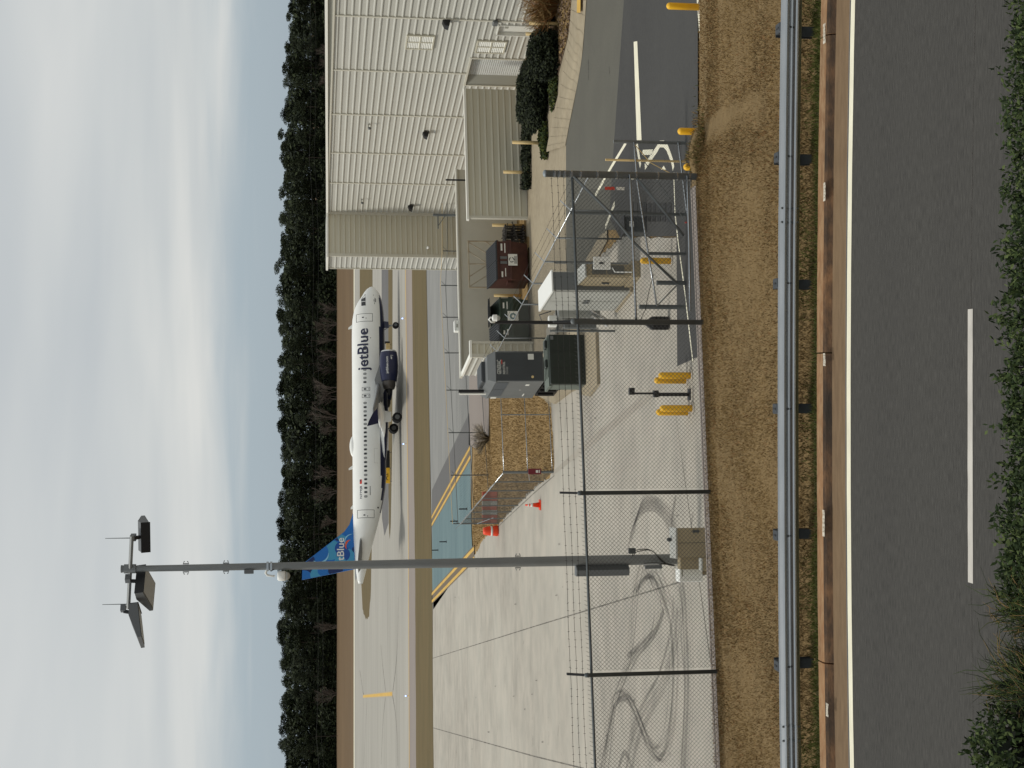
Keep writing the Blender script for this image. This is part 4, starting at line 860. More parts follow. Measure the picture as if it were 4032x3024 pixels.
# lower sliding gate behind it
YG = 42.0
SG = thing('sliding_gate', 'low sliding chain link gate with tapered tail behind the near fence', 'gate', (0,0,0))
def og(x, y, dy=0.0): p = at(x, y, YG + dy); return p
def gpost(x0, y, r, m, par=SG, x1=2745, name='gate_post', dy=0.0):
    a = og(x0, y, dy); b = MB(); b.tube([Vector((a.x, a.y, -4.0)), a], r, 10); return b.build(name, m, par)
gpost(2416, 557, .055, M['galv_dull']); gpost(2384, 629, .035, M['timber'])
for (x, y, r) in ((2245, 837, .05), (2555, 998, .05), (2586, 1113, .07), (2517, 1208, .07)): gpost(x, y, r, M['galv_dark'])
b = MB(); b.tube([og(2496, 560, -.1), og(2510, 720, -.1), og(2552, 995, -.1), og(2586, 1200, -.1)], .028, 8); b.build('top_rail', M['galv'], SG, True)
b = MB(); b.tube([og(2670, 562, -.1), og(2688, 700, -.1), og(2720, 960, -.1), og(2742, 1110, -.1)], .028, 8); b.build('bottom_rail', M['galv'], SG, True)
b = MB(); b.tube([og(2586, 1205, -.1), og(2668, 1120, -.1)], .025, 8); b.build('brace', M['galv'], SG)
b = MB(); b.tube([og(2500, 570, -.1), og(2560, 640, -.1), og(2672, 700, -.1)], .014, 6); b.build('brace', M['timber'], SG)
b = MB(); b.tube([og(2540, 640, -.1), og(2650, 800, -.1), og(2716, 900, -.1)], .014, 6); b.build('brace', M['galv_dull'], SG)
b = MB()
A_, B_ = og(2670, 562, -.1), og(2742, 1110, -.1)
A_.z = -3.9; B_.z = -3.9
chain_mesh(b, A_, B_, lambda s_: 1.75 - .12*s_, .074, .0028, .05); b.build('wire_mesh', M['mesh'], SG, fix=False)
MB().tube([og(2697, 876, -.14), og(2708, 876, -.14)], .03, 4).build('red_tag', M['red_bright'], SG)
def sign_on(name, lab, P, w, h, m, rz=0, cat='sign'):
    t = MB().box(-w/2, w/2, -.012, .0, -h/2, h/2).build(name, m); t.location = P; t.rotation_euler = (0,0,rz); return tag(t, lab, cat)
SS = thing('warning_sign', 'red and white notice hanging on the lower gate', 'sign', og(2420, 742, -.15))
MB().box(-.045, .045, -.012, 0, .0, .30).build('red_panel', M['red_bright'], SS); MB().box(-.045, .045, -.012, 0, -.30, -.05).build('white_panel', M['paper'], SS); SS.rotation_euler = (0,0,0)
# fence running away beside the yard
RF = thing('yard_fence', 'chain link fence with slanted barbed wire arms running away beside the cabinets', 'fence', (0,0,0))
R0 = G(2730, 700); RA = Vector((7.15, 43.0, -4)); RH = 2.42
def rq(y):                                                         # along the fence line
    return wall_q(y, RA, AW, -4.0 + RH)
ry = [744, 829, 937, 1030, 1116, 1198, 1268, 1331, 1385, 1432, 1475]
rp = [RA + AW*rq(y) for y in ry]
b = MB(); chain_mesh(b, rp[0], rp[-1], RH - .03, .1, .0032, .04); b.build('wire_mesh', M['mesh'], RF, fix=False)
b = MB(); b.tube([p + Vector((0,0,RH)) for p in (rp[0] - AW*1.5, rp[-1])], .024, 6); b.build('top_rail', M['galv'], RF, True)
for p in rp[1:]:
    b = MB(); b.tube([p, p + Vector((0,0,RH + .03))], .034, 8); b.build('fence_post', M['galv_dull'], RF, True)
    b = MB(); b.prism([p + Vector((-.02,-.02,RH)), p + Vector((.02,-.02,RH)), p + Vector((.02,.02,RH)), p + Vector((-.02,.02,RH))], RT*.36 + Vector((0,0,.36))); b.build('barb_arm', M['galv'], RF)
for k_ in range(3):
    b = MB(); o = RT*(.12*(k_+1)) + Vector((0,0,RH + .12*(k_+1))); barb(b, [p + o for p in rp], .005, .4); b.build('barbed_wire', M['wire'], RF, fix=False)
# frontal fence panel and the leaf running away to the left, far airfield fence
CG = G(2180, 1858); LF = thing('leaf_fence', 'chain link fence round the grass patch with a leaf running away to the left', 'fence', (0,0,0))
C0 = G(2165, 1562); hL = at(1984, 1858, CG.y).z + 4
far_ = G(1965, 2062); 
b = MB(); chain_mesh(b, CG, C0, hL, .13, .0026, .05); chain_mesh(b, CG, far_, hL, .13, .0029, .05); b.build('wire_mesh', M['mesh'], LF, fix=False)
for z in (.06, hL*.52, hL): b = MB(); b.tube([CG + Vector((0,0,z)), C0 + Vector((0,0,z))], .022, 6); b.build('rail', M['galv'], LF, True)
b = MB(); b.tube([CG + Vector((0,0,hL)), far_ + Vector((0,0,hL))], .03, 6); b.build('top_rail', M['galv'], LF, True)
MB().tube([CG, CG + Vector((0,0,hL + .05))], .06, 8).build('fence_post', M['galv_dull'], LF)
MB().tube([C0.lerp(CG, .24), C0.lerp(CG, .24) + Vector((0,0,hL + .05))], .028, 8).build('fence_post', M['galv'], LF)
dlf = (far_ - CG)
for y in (1896, 1931, 1961, 1990, 2015, 2041, 2061):
    k_ = wall_q(y, CG, dlf.normalized()); p = CG + dlf.normalized()*k_
    MB().tube([p, p + Vector((0,0,hL))], .032, 6).build('fence_post', M['galv_dull'], LF)
    b = MB(); b.tube([p + Vector((0,0,hL)), p + Vector((-.3,0,hL + .32))], .016, 4); b.build('barb_arm', M['galv'], LF)
for (a, c) in (((2064, 1868), (2084, 1845)), ((2080, 1880), (2050, 1905))):
    pass
b = MB(); k1 = dlf.normalized(); b.tube([CG + k1*.1 + Vector((0,0,hL*.5)), CG + k1*2.6 + Vector((0,0,hL*.32))], .02, 6); b.build('brace', M['galv'], LF)
b = MB(); b.tube([far_ - k1*3 + Vector((0,0,hL*.3)), far_ + Vector((0,0,hL*.6))], .02, 6); b.build('brace', M['galv'], LF)
AFp = []
AF = thing('airfield_fence', 'far airfield fence with strung wires along the apron edge', 'fence', (0,0,0))
for y in (500, 640, 786, 990, 1125, 1250, 1390, 1536, 1703, 1870, 2060):
    x = 1903 + (y-1536)*.065; 
    if y < 1070: x = 1903 - 18
    p = G(x, min(y, 3000)); AFp.append(p)
for i, p in enumerate(AFp):
    hF = 2.15
    b = MB(); b.tube([p, p + Vector((0,0,hF + .3))], .035, 6); b.build('fence_post', M['galv_dark'], AF)
    b = MB(); b.tube([p + Vector((0,0,hF)), p + Vector((.3,.0,hF + .3))], .014, 4); b.build('barb_arm', M['galv_dark'], AF)
for z, m in ((2.15, 'galv_dull'), (2.5, 'timber'), (.1, 'galv_dark'), (1.1, 'galv_dark')):
    b = MB(); b.tube([p + Vector((0,0,z)) for p in AFp], .02 if z != 2.5 else .014, 5); b.build('rail', M[m], AF)
b = MB(); chain_mesh(b, AFp[2], AFp[-1], 2.1, .18, .0035, .05); b.build('wire_mesh', M['mesh'], AF, fix=False)

# ================================================================== GUARDRAIL
YGR = 19.74
GR = thing('guardrail', 'galvanised W beam guardrail on dark posts along the verge', 'guardrail', (0,0,0))
zt_ = at(3062, 1512, YGR).z; zb_ = at(3144, 1512, YGR).z; hR = zt_ - zb_; zm_ = (zt_+zb_)/2
wprof = [(0.004, .155), (.012, .135), (.062, .105), (.08, .085), (.08, .065), (.066, .045), (.012, .018), (.004, 0), (.012, -.018), (.066, -.045), (.08, -.065), (.08, -.085), (.062, -.105), (.012, -.135), (.004, -.155)]
k_ = hR/.31
def gbow(X): return bow(max(-12, min(12, X)))*.8
def rail_piece(x0, x1, off):
    b = MB(); n = 12; vs = []
    for i in range(n+1):
        X = x0 + (x1-x0)*i/n
        for o, z in wprof: vs.append((X, YGR - o - off - gbow(X), zm_ + z*k_))
        for o, z in reversed(wprof): vs.append((X, YGR - o + .004 - off - gbow(X), zm_ + z*k_))
    L = len(wprof)*2
    b.add(vs, [(i*L+j, i*L+(j+1)%L, (i+1)*L+(j+1)%L, (i+1)*L+j) for i in range(n) for j in range(L)]); b.add(vs[:L], [tuple(range(L))]); b.add(vs[-L:], [tuple(range(L))])
    return b.build('rail', M['galv'], GR)
sGR = F/dep((0, YGR, .5)); pys = [115, 618, 1115, 1610, 2110, 2623]
pxs = [(1512-y)/sGR for y in pys]; stp = (pxs[0]-pxs[-1])/5
allx = [pxs[0]+stp*k for k in (6, 5, 4, 3, 2, 1)] + pxs + [pxs[-1]-stp*k for k in (1, 2, 3, 4, 5, 6)]
sp_x = [(1512-850)/sGR, (1512-2880)/sGR]
rail_piece(sp_x[0]-.12, 18, .005); rail_piece(sp_x[1]-.12, sp_x[0]+.12, .0); rail_piece(-18, sp_x[1]+.12, .006)
b = MB()
for sx in sp_x:
    for dx in (-.10, .10):
        for o, z in ((.045, .118), (.045, -.118), (.045, .035), (.045, -.035)):
            X = sx + dx; b.lathe([(.016,0),(.016,.012),(.005,.02)], 8, 0, (X, YGR - gbow(X) - o - .012, zm_ + z*k_))
b.build('splice_bolt', M['galv_dark'], GR)
b = MB()
for X in allx: b.lathe([(.014,0),(.014,.012)], 8, 0, (X, YGR - gbow(X) - .022, zm_))
b.build('rail_bolt', M['galv_dark'], GR)
for X in allx:
    yb_ = YGR - gbow(X); b = MB(); x0, x1 = X - .07, X + .07; zg = terr(X, yb_+.3) - .25; zp = zm_ + .11
    b.box(x0, x1, yb_+.205, yb_+.213, zg, zp); b.box(x0, x1, yb_+.355, yb_+.363, zg, zp); b.box(X-.005, X+.005, yb_+.213, yb_+.355, zg, zp)
    pst = b.build('rail_post', M['post_dark'], GR)
    b = MB(); b.cbox(X - .075, X + .075, yb_+.008, yb_+.203, zm_ - .15, zm_ + .165, .012); b.build('offset_block', M['block'], pst)
    b = MB(); b.box(X - .012, X + .012, yb_+.06, yb_+.16, zm_ + .165, zm_ + .172); b.build('block_slot', M['black'], pst)
# the lower legs seen under the rail
for X in allx:
    pass

# ================================================================== POSTS, BOLLARDS AND YARD OBJECTS
def bollard_proto(h, r):
    t = thing('bollard', 'x', 'bollard', (0,0,0), 0, 'yellow bollards')
    b = MB(); b.lathe([(r, 0.0), (r, h - r*.95)] + [(r*math.cos(a*.26), h - r*.95 + r*.95*math.sin(a*.26)) for a in range(1, 6)] + [(.004, h)], 18); b.build('sleeve', M['yellow'], t, True)
    b = MB(); b.lathe([(r*2.1, .0), (r*2.1, .03), (r*1.9, .035)], 18); b.build('base', M['concrete'], t)
    return t
B1 = G(2722, 1479); hb = at(2592, 1479, B1.y).z + 4; rb = 13.2/sc(B1)
BO = bollard_proto(hb, rb); BO.location = B1; BO['label'] = 'yellow bollard right of the black card reader, front one'
for (x, y, lab) in ((2704, 1498, 'yellow bollard right of the black card reader, rear one'), (2728, 1608, 'yellow bollard left of the black card reader, front one'), (2712, 1623, 'yellow bollard left of the black card reader, rear one'), (2644, 1028, 'yellow bollard in front of the beige meter cabinet'), (2757, 28, 'yellow bollard at the far right by the drive edge'), (2805, 520, 'yellow bollard half hidden by the grass right of the gate')):
    dup(BO, G(x, y), 0, lab)
b2 = dup(BO, G(2830, 660), 0, 'yellow bollard mostly hidden behind the grass at the fence end post')
CR = thing('card_reader', 'black gooseneck card reader post between the yellow bollards', 'card reader', G(2716, 1553))
hcr = at(2478, 1545, CR.location.y).z + 4; hm_ = at(2580, 1550, CR.location.y).z + 4
b = MB(); b.box(-.17, .17, -.13, .13, 0, .04); b.box(-.055, .055, -.055, .055, .04, hm_); b.build('post', M['black'], CR)
b = MB(); b.box(-.085, .12, -.12, .07, hm_ - .08, hm_ + .06); b.build('lower_reader', M['black'], CR)
b = MB(); b.box(-.0, .06, -.03, .03, hm_ + .06, hcr - .1); b.build('upper_post', M['black'], CR)
b = MB(); b.box(-.01, .2, -.12, .04, hcr - .14, hcr + .02); b.build('upper_reader', M['black'], CR)
# black camera pole
PP = G(2634, 1273); CPL = thing('camera_pole', 'slim black pole with a white dome camera and a black base box', 'camera pole', PP)
hp_ = at(1928, 1268, PP.y).z + 4
b = MB(); b.lathe([(.075, 0), (.06, 1.0), (.055, hp_), (.02, hp_ + .02)], 10); b.build('pole', M['black'], CPL)
b = MB(); b.add([(-.21,-.16,.05),(.21,-.16,.05),(.21,.16,.05),(-.21,.16,.05),(-.21,-.16,.55),(.21,-.16,.55),(.21,.16,.55),(-.21,.16,.55),(-.07,-.08,.75),(.07,-.08,.75),(.07,.08,.75),(-.07,.08,.75)], [(3,2,1,0),(0,1,5,4),(1,2,6,5),(2,3,7,6),(3,0,4,7),(4,5,9,8),(5,6,10,9),(6,7,11,10),(7,4,8,11),(8,9,10,11)]); b.build('base_cover', M['black'], CPL)
b = MB(); b.box(.08, .11, -.17, -.15, .4, .55); b.build('hinge', M['black'], CPL)
DC = thing('dome_camera', 'white dome camera on top of the slim black pole', 'camera', PP + Vector((.0, -.09, hp_ - .08)))
DC.scale = (.78,)*3
b = MB(); b.tube([(0,.06,-.1), (.0,-.0,.05), (.1,-.06,.16), (.18,-.1,.1), (.18,-.1,.02)], .035, 8); b.build('gooseneck', M['white'], DC, True)
b = MB(); b.lathe([(.05,.04),(.13,-.0),(.14,-.16),(.11,-.18)], 14, 0, (.16,-.1,0)); b.build('housing', M['white'], DC); b = MB(); b.lathe([(.105,-.18),(.09,-.26),(.02,-.30)], 12, 0, (.16,-.1,0)); b.build('lens_dome', M['light_grey'], DC, True)
# white notice box on the yard fence
PW = at(2372, 1036, 41.5); WBX = thing('notice_box', 'white scalloped notice panel hanging on the yard fence', 'sign', PW, 0)
ww, hh = 50/sc(PW), 64/sc(PW)
b = MB(); b.cbox(-ww/2, ww/2, -.03, .03, -hh/2, hh/2, .015); b.build('panel', M['white'], WBX)
for i in range(5): b = MB(); b.lathe([(.004,-.03),(.04,-.028),(.04,.028),(.004,.03)], 8, 0, (-ww/2 + .045 + i*(ww-.09)/4, 0, hh/2)); b.build('scallop', M['white'], WBX)
b = MB(); sign_text(b, 'NO', .1, (-.07, -.034, .03), (1,0,0), (0,0,1), 0); sign_text(b, 'PARKING', .07, (-.14, -.034, -.07), (1,0,0), (0,0,1), 0, .28); 
b = MB(); b.box(-.03, .03, -.036, -.031, -.02, .1); b.box(-.07, .07, -.036, -.031, -.05, -.035); b.build('print', M['dark_grey'], WBX)
b = MB(); b.tube([(.0,.04,-hh/2 - .55), (0,.04, hh/2 + 1.2)], .03, 8); b.build('bracket_post', M['galv_dull'], WBX)
# box of the gate operator and black floor grating
OPP = G(2540, 892); OP = thing('gate_operator', 'small dark gate operator box on the drive', 'operator box', OPP, .2)
b = MB(); b.cbox(-.28, .28, -.25, .25, 0, .75, .03); b.build('housing', M['dark_grey'], OP); MB().box(-.1, .1, -.26, -.25, .45, .6).build('label', M['paper'], OP); b = MB(); b.box(-.32,.32,-.3,.3,.75,.79); b.build('cap', M['black'], OP)
gp = [G(2484, 800), G(2652, 800), G(2650, 872), G(2485, 872)]
GT = bpy.data.objects.new('floor_grating', None); COL.objects.link(GT); tag(GT, 'dark floor grating in the drive behind the gate', 'grating')
for i in range(9):
    a = gp[0].lerp(gp[1], i/9); c = gp[3].lerp(gp[2], i/9); a2 = gp[0].lerp(gp[1], (i+.7)/9); c2 = gp[3].lerp(gp[2], (i+.7)/9)
    b = MB(); b.prism([a, a2, c2, c], (0,0,.03)); b.build('bar', M['black'], GT)
# yellow painted pipes guarding the screens
def pipe(name, x0, x1, y, lab, Y=None, r=.085):
    P = G(x1, y) if Y is None else Vector((at(x1, y, Y).x, Y, -4)); h = at(x0, y, P.y).z + 4
    t = thing(name, lab, 'guard post', P, 0, 'yellow painted guard pipes'); b = MB(); b.lathe([(r, 0), (r, h - .01), (r*.8, h)], 12); b.build('pipe', M['timber'], t, True); b = MB(); b.lathe([(r*.7, h), (r*.72, h + .006)], 10); b.build('cap', M['rust'], t)
    return t
pipe('guard_post', 2017, 2142, 563, 'tall yellow guard pipe standing in the mulch by the shrubs'); pipe('guard_post', 1982, 2086, 679, 'yellow guard pipe in front of the tan ribbed screen')
pipe('guard_post', 1945, 2052, 1164, 'yellow guard pipe between the two dumpsters'); pipe('guard_post', 1938, 2062, 888, 'yellow guard pipe behind the brown dumpster'); 
pipe('guard_post', 2083, 2205, 94, 'yellow guard pipe on the near side of the white door'); pipe('guard_post', 2070, 2160, 136, 'yellow guard pipe on the far side of the white door'); pipe('guard_post', 2096, 2205, 3, 'yellow guard pipe at the right picture edge behind dry grass')
t = thing('roof_pipe', 'thin dark vent pipe rising behind the tan screen', 'pipe', E0 + RT*(2.55) + AW*1.2, TH); b = MB(); b.tube([(0,0,0),(0,0,at(1746, 658, 77).z + 4)], .05, 8); b.build('pipe', M['black'], t); 
t = thing('roof_bracket', 'dark steel bracket beside the corner of the back wall', 'bracket', E0 + RT*(1.7) + AW*(4.4), TH); b = MB(); b.box(-.06,.06,-.06,.06,0,4.6); b.build('post', M['galv_dull'], t); b = MB(); b.tube([(0,0,3.9),(-.6,0,4.3)], .022, 5); b.build('brace', M['galv_dull'], t); b = MB(); b.box(-.8,-.062,-.03,.03,4.3,4.36); b.build('arm', M['galv_dull'], t)
t = thing('wall_box', 'small white box fixed on top of the beige back wall', 'box', E0 + RT*(lx - .2 + 0) + AW*(yb + .1) , TH); b = MB(); b.cbox(1.9, 2.5, -.15, .25, 3.38, 3.62, .03); b.build('cover', M['white'], t); MB().box(2.1, 2.3, -.16, -.15, 3.42, 3.5).build('latch', M['jamb'], t)
# red sign, cone, barrier
RS = thing('fire_sign', 'dark red sign fixed to the corner post of the grass patch fence', 'sign', at(2105, 1856, CG.y - .12)); k_ = 1/sc(CG)
b = MB(); b.cbox(-11*k_, 11*k_, -.06, .02, -25*k_, 25*k_, .01); b.build('panel', M['red'], RS); b = MB(); b.box(-5*k_, 5*k_, -.066, -.061, -14*k_, -4*k_); b.box(-6*k_, 6*k_, -.066, -.061, -20*k_, -17*k_); b.build('symbol', M['paper'], RS)
CN = thing('traffic_cone', 'orange traffic cone with white bands on the apron', 'cone', G(2128, 1988)); hk = at(2068, 1988, CN.location.y).z + 4
b = MB(); b.lathe([(.20*hk*.9, .05), (.035, hk)], 14); b.build('cone_body', M['orange'], CN, True); b = MB(); b.box(-.32*hk, .32*hk, -.32*hk, .32*hk, 0, .05); b.build('base', M['orange'], CN)
for (z0, z1) in ((.5, .66), (.74, .84)): 
    f_ = lambda z: (.18*hk*(1 - (z*hk-.05)/(hk-.05)) + .035*((z*hk-.05)/(hk-.05))) + .004
    b = MB(); b.lathe([(f_(z0), z0*hk), (f_(z1), z1*hk)], 14); b.build('white_band', M['white'], CN, True)
PBAR = G(1956, 2062)
WBR = thing('barrier', 'row of orange and white water filled barriers behind the fence leaf', 'barrier', PBAR)
dB = (G(1956, 1935) - PBAR)
for i in range(7):
    b = MB(); c = dB*(i+.5)/7 if i < 6 else dB*(i+.5)/7; w_ = dB.length/7*.47
    u = dB.normalized(); nn = Vector((-u.y, u.x, 0))
    base = [c - u*w_ - nn*.26, c + u*w_ - nn*.26, c + u*w_ + nn*.26, c - u*w_ + nn*.26]; mid_ = [c - u*w_ - nn*.12 + Vector((0,0,.4)), c + u*w_ - nn*.12 + Vector((0,0,.4)), c + u*w_ + nn*.12 + Vector((0,0,.4)), c - u*w_ + nn*.12 + Vector((0,0,.4))]; tp_ = [v + Vector((0,0,.5)) for v in mid_]
    b.add(base + mid_ + tp_, [(3,2,1,0)] + [(k, (k+1)%4, 4+(k+1)%4, 4+k) for k in range(4)] + [(4+k, 4+(k+1)%4, 8+(k+1)%4, 8+k) for k in range(4)] + [(8,9,10,11)]); b.build('section', M['barrier_red'] if i not in (2, 4) else M['light_grey'], WBR)
P = G(1962, 2090); ob = thing('barrel', 'crumpled orange barrel lying at the end of the barriers', 'barrel', P, .5); b = MB(); b.lathe([(.30,.0),(.34,.1),(.29,.35),(.30,.5),(.24,.8),(.2,.92)], 12); b.build('body', M['orange'], ob, True); b = MB(); b.lathe([(.305,.36),(.30,.48)], 12); b.build('white_band', M['white'], ob, True)
# short black marker stakes on the painted pavement
for i, (x, y) in enumerate(((1826, 2004), (1790, 2052), (1752, 2093), (1745, 2133), (1712, 2166))):
    if i == 2: continue
    P = G(x + 14, y); t = thing('marker_stake', ('short black marker stake beside the fence top', 'second black stake on the painted pavement', '', 'third black stake on the painted pavement', 'black stake nearest the grass strip')[i], 'stake', P, 0, 'black marker stakes'); b = MB(); b.tube([(0,0,0),(0,0,.62)], .05, 6); b.build('stake', M['black'], t); b = MB(); b.lathe([(.12,0),(.1,.05)], 8); b.build('foot', M['black'], t)
# taxi lights and signs
for i, (x, y) in enumerate(((1600, 1748), (1603, 2231), (1609, 2740), (1596, 1254))):
    P = G(x, y, -4); t = thing('taxiway_light', ('blue taxiway light in front of the airliner wing', 'blue taxiway light beside the light mast', 'blue taxiway light left of the hold bar', 'blue taxiway light in front of the nose wheel')[i], 'taxiway light', P, 0, 'blue taxiway edge lights')
    b = MB(); b.lathe([(.12,0),(.12,.04),(.04,.06),(.04,.28)], 8); b.build('stem', M['timber'], t); b = MB(); b.lathe([(.07,.28),(.08,.32),(.06,.42),(.01,.45)], 8)
    if 'blue_lens' not in M:
        mm = mat('blue light lens', C(90, 120, 240), .3); mm.node_tree.nodes['Principled BSDF'].inputs['Emission Color'].default_value = (.35,.5,1,1); mm.node_tree.nodes['Principled BSDF'].inputs['Emission Strength'].default_value = 3; M['blue_lens'] = mm
    b.build('lens', M['blue_lens'], t)
P = G(1541, 1782); ts = thing('taxi_sign', 'yellow and black taxiway guidance sign behind the airliner', 'airport sign', P, TH)
b = MB(); b.box(-2.2, .3, -.12, .12, .25, 1.4); b.build('black_panel', M['black'], ts); b = MB(); b.box(-2.2-2.2, -2.22, -.12, .12, .25, 1.4); b.build('yellow_panel', M['yellow'], ts)
b = MB(); sign_text(b, 'A2', .9, (-4.0, -.13, .5), (1,0,0), (0,0,1), 0); b.build('lettering', M['black'], ts)
b = MB(); [b.box(x, x+.08, -.05, .05, 0, .25) for x in (-4.2, -2.3, 0)]; b.build('legs', M['galv_dull'], ts)
P = G(1540, 1362); ts = thing('service_light', 'small orange and black ground light unit behind the nose gear', 'airport light', P, TH); b = MB(); b.box(-.5,.35,-.2,.2,.15,.75); b.build('housing', M['timber'], ts); b = MB(); b.box(.35,.62,-.2,.2,.2,.9); b.build('lamp', M['black'], ts); b = MB(); b.box(-.4,-.34,-.05,.05,0,.15); b.box(.2,.26,-.05,.05,0,.15); b.build('legs', M['galv_dull'], ts)
# dead shrub on the walk behind the generator
def twig_bush(name, lab, P, r, h, n, m, cat='bush', w=.012):
    t = thing(name, lab, cat, P); b = MB()
    for i in range(n):
        a = rnd(0, 6.283); rr = r*math.sqrt(rnd(0,1)); d = Vector((math.cos(a)*rr, math.sin(a)*rr, h*rnd(.45,1)*(1-.35*(rr/r)**2))); m_ = d*.5 + Vector((rnd(-.1,.1), rnd(-.1,.1), .1*h)); b.tube([(d.x*.12, d.y*.12, 0), m_, d], [w, w*.8, w*.4], 3, random.randrange(len(m)), False)
        for _ in range(2):
            q = m_.lerp(d, rnd(.2,.9)); b.tube([q, q + Vector((rnd(-.25,.25), rnd(-.25,.25), rnd(.05,.3)))*r], [w*.6, w*.3], 3, random.randrange(len(m)), False)
    b.build('stems', m, t, fix=False); return t
twig_bush('dead_shrub', 'dead brown leafless shrub on the walk behind the generator', G(1924, 1728), 1.15, 1.25, 170, [M['bark'], M['rust']])
twig_bush('dry_grass_clump', 'clump of tall dry straw grass at the right picture edge', G(2205, 20), 1.5, 1.9, 420, [M['bl1'], M['bl5'], M['bl2']], 'grass clump', .016)

# ================================================================== LIGHT MAST
YM = 40.6; mb0 = at(2640, 2202, YM); PMs = Vector((mb0.x, YM, -4.0)); sm_ = sc(mb0)
MS = thing('light_mast', 'tall grey floodlight mast standing behind the fence', 'light mast', PMs)
hM = at(494, 2232, YM).z + 4
b = MB(); b.lathe([(.155, 0), (.15, 1.5), (.148, 4), (.125, 9), (.10, hM*.78), (.085, hM - .05), (.08, hM), (.02, hM + .05)], 20); b.build('pole', M['pole'], MS, True)
zz = lambda x: at(x, 2215, YM).z + 4
for x in (735, 893, 2042): 
    b = MB(); z = zz(x); r = .17 if x > 1000 else .115
    b.tube([(-r - .07, 0, z + .06), (-r - .0, -.0, z + .1), (-r, 0, z - .06), (-r - .07, 0, z - .02)], .018, 5); b.build('step_ring', M['pole'], MS); b = MB(); b.tube([(r + .07, 0, z + .06), (r, 0, z + .1), (r, 0, z - .06), (r + .07, 0, z - .02)], .018, 5); b.build('step_ring', M['pole'], MS)
for x in (1058, 1072): b = MB(); b.lathe([(.135, 0), (.135, .06)], 16, 0, (0,0,zz(x))); b.build('steel_strap', M['galv'], MS)
# cross arm and lightning rods
ya, yb_ = 2102, 2405
pa, pc = at(528, ya, YM), at(497, yb_, YM)
A_ = Vector((pa.x - PMs.x, -.5, pa.z + 4)); C_ = Vector((pc.x - PMs.x, .45, pc.z + 4))
b = MB(); b.tube([A_, C_], .055, 8); b.build('cross_arm', M['pole'], MS)
b = MB(); b.lathe([(.13, -.16), (.13, .16)], 14, 0, (0,0,zz(512))); b.build('arm_clamp', M['pole'], MS); b = MB(); b.tube([(.0,0,hM-.1),(0,0,hM+.12)], [.07,.11], 10); b.build('cap', M['pole'], MS)
for (x, y, o) in ((424, 2110, -.45), (395, 2383, .4)):
    p = at(x, y, YM); q = A_.lerp(C_, .03 if y < 2200 else .94); b = MB(); b.tube([q, (q.x, q.y, p.z + 4)], [.014, .008], 5); b.build('lightning_rod', M['galv_dark'], MS)
def flood(lab, y, x, rzv, tilt, s=1.0):
    p = at(x, y, YM); t = thing('floodlight', lab, 'floodlight', p, rzv, 'floodlights on the mast')
    ct, st_ = math.cos(tilt), math.sin(tilt); w = .46*s; L = .95*s
    def R(v): return (v[0], v[1]*ct - v[2]*st_, v[1]*st_ + v[2]*ct)
    b = MB(); prof = [(-.0, .0), (-.0, .22), (-.30*s, .27), (-L, .10), (-L, .0)]
    vs = [R((-w, y_, z_)) for y_, z_ in prof] + [R((w, y_, z_)) for y_, z_ in prof]
    n = 5; b.add(vs, [tuple(range(n))[::-1], tuple(range(n, 2*n))] + [(i, (i+1)%n, n+(i+1)%n, n+i) for i in range(n)]); b.build('housing', M['lamp_grey'], t)
    b = MB(); b.add([R((-w+.05, -.06, -.012)), R((w-.05, -.06, -.012)), R((w-.05, -L+.06, -.012)), R((-w+.05, -L+.06, -.012))], [(0,1,2,3)]); b.build('lens', M['lens'], t, fix=False)
    b = MB(); b.add([R((-w-.01, .0, -.03)), R((w+.01, .0, -.03)), R((w+.01, .012, .23)), R((-w-.01, .012, .23))], [(0,1,2,3)]); b.build('visor', M['black'], t, fix=False)
    b = MB(); b.tube([R((0, -.1, .2)), R((0, -.02, .42))], .055, 8); b.build('knuckle', M['black'], t); b = MB(); b.box(-.09, .09, -.09, .09, .36, .5); b.build('mount', M['lamp_grey'], t)
    return t
flood('right hand floodlight on the mast, seen from behind', 2115, 588, math.radians(172), math.radians(-14), .92)
flood('middle floodlight on the mast, hanging below the pole top', 2277, 566, math.radians(-138), math.radians(13), 1.0)
flood('left hand floodlight on the mast, tilted towards the road', 2394, 548, math.radians(-62), math.radians(9), 1.05)
# dome camera on the mast
p = at(1086, 2222, YM); t = thing('mast_camera', 'white dome camera on a curved arm on the light mast', 'camera', p)
q = lambda x, y, dy=-.05: tuple(at(x, y, YM + dy) - p)
b = MB(); b.tube([q(1072, 2228), q(1050, 2245), q(1046, 2256), q(1052, 2265), q(1070, 2268), q(1082, 2268)], [.03,.035,.035,.035,.03,.03], 8); b.build('arm', M['white'], t, True)
r_ = 19/sm_; c = q(1092, 2268); b = MB(); b.lathe([(r_*.7, .0), (r_, -.04), (r_, -28/sm_), (r_*.9, -30/sm_)], 14, 0, c); b.build('housing', M['white'], t, True)
b = MB(); b.lathe([(r_*.85, -30/sm_), (r_*.75, -40/sm_), (r_*.4, -46/sm_), (.01, -48/sm_)], 14, 0, c); b.build('dome', M['light_grey'], t, True)
b = MB(); b.tube([q(1060, 2240), q(1068, 2248), q(1078, 2243), q(1070, 2234), q(1058, 2240)], .02, 6); b.build('cable', M['wire'], t, True)
p = at(980, 2250, YM - .05); t = thing('radio_box', 'small grey radio box strapped to the upper mast', 'box', p); b = MB(); b.cbox(-.06, .06, -.08, .08, -.13, .13, .015); b.build('box', M['lamp_grey'], t); b = MB(); b.tube([(.1, 0, .3), (.1, 0, -.6)], .018, 5); b.build('cable', M['white'], t); b = MB(); b.box(.06,.13,-.04,.04,-.06,.06); b.build('bracket', M['galv_dark'], t)
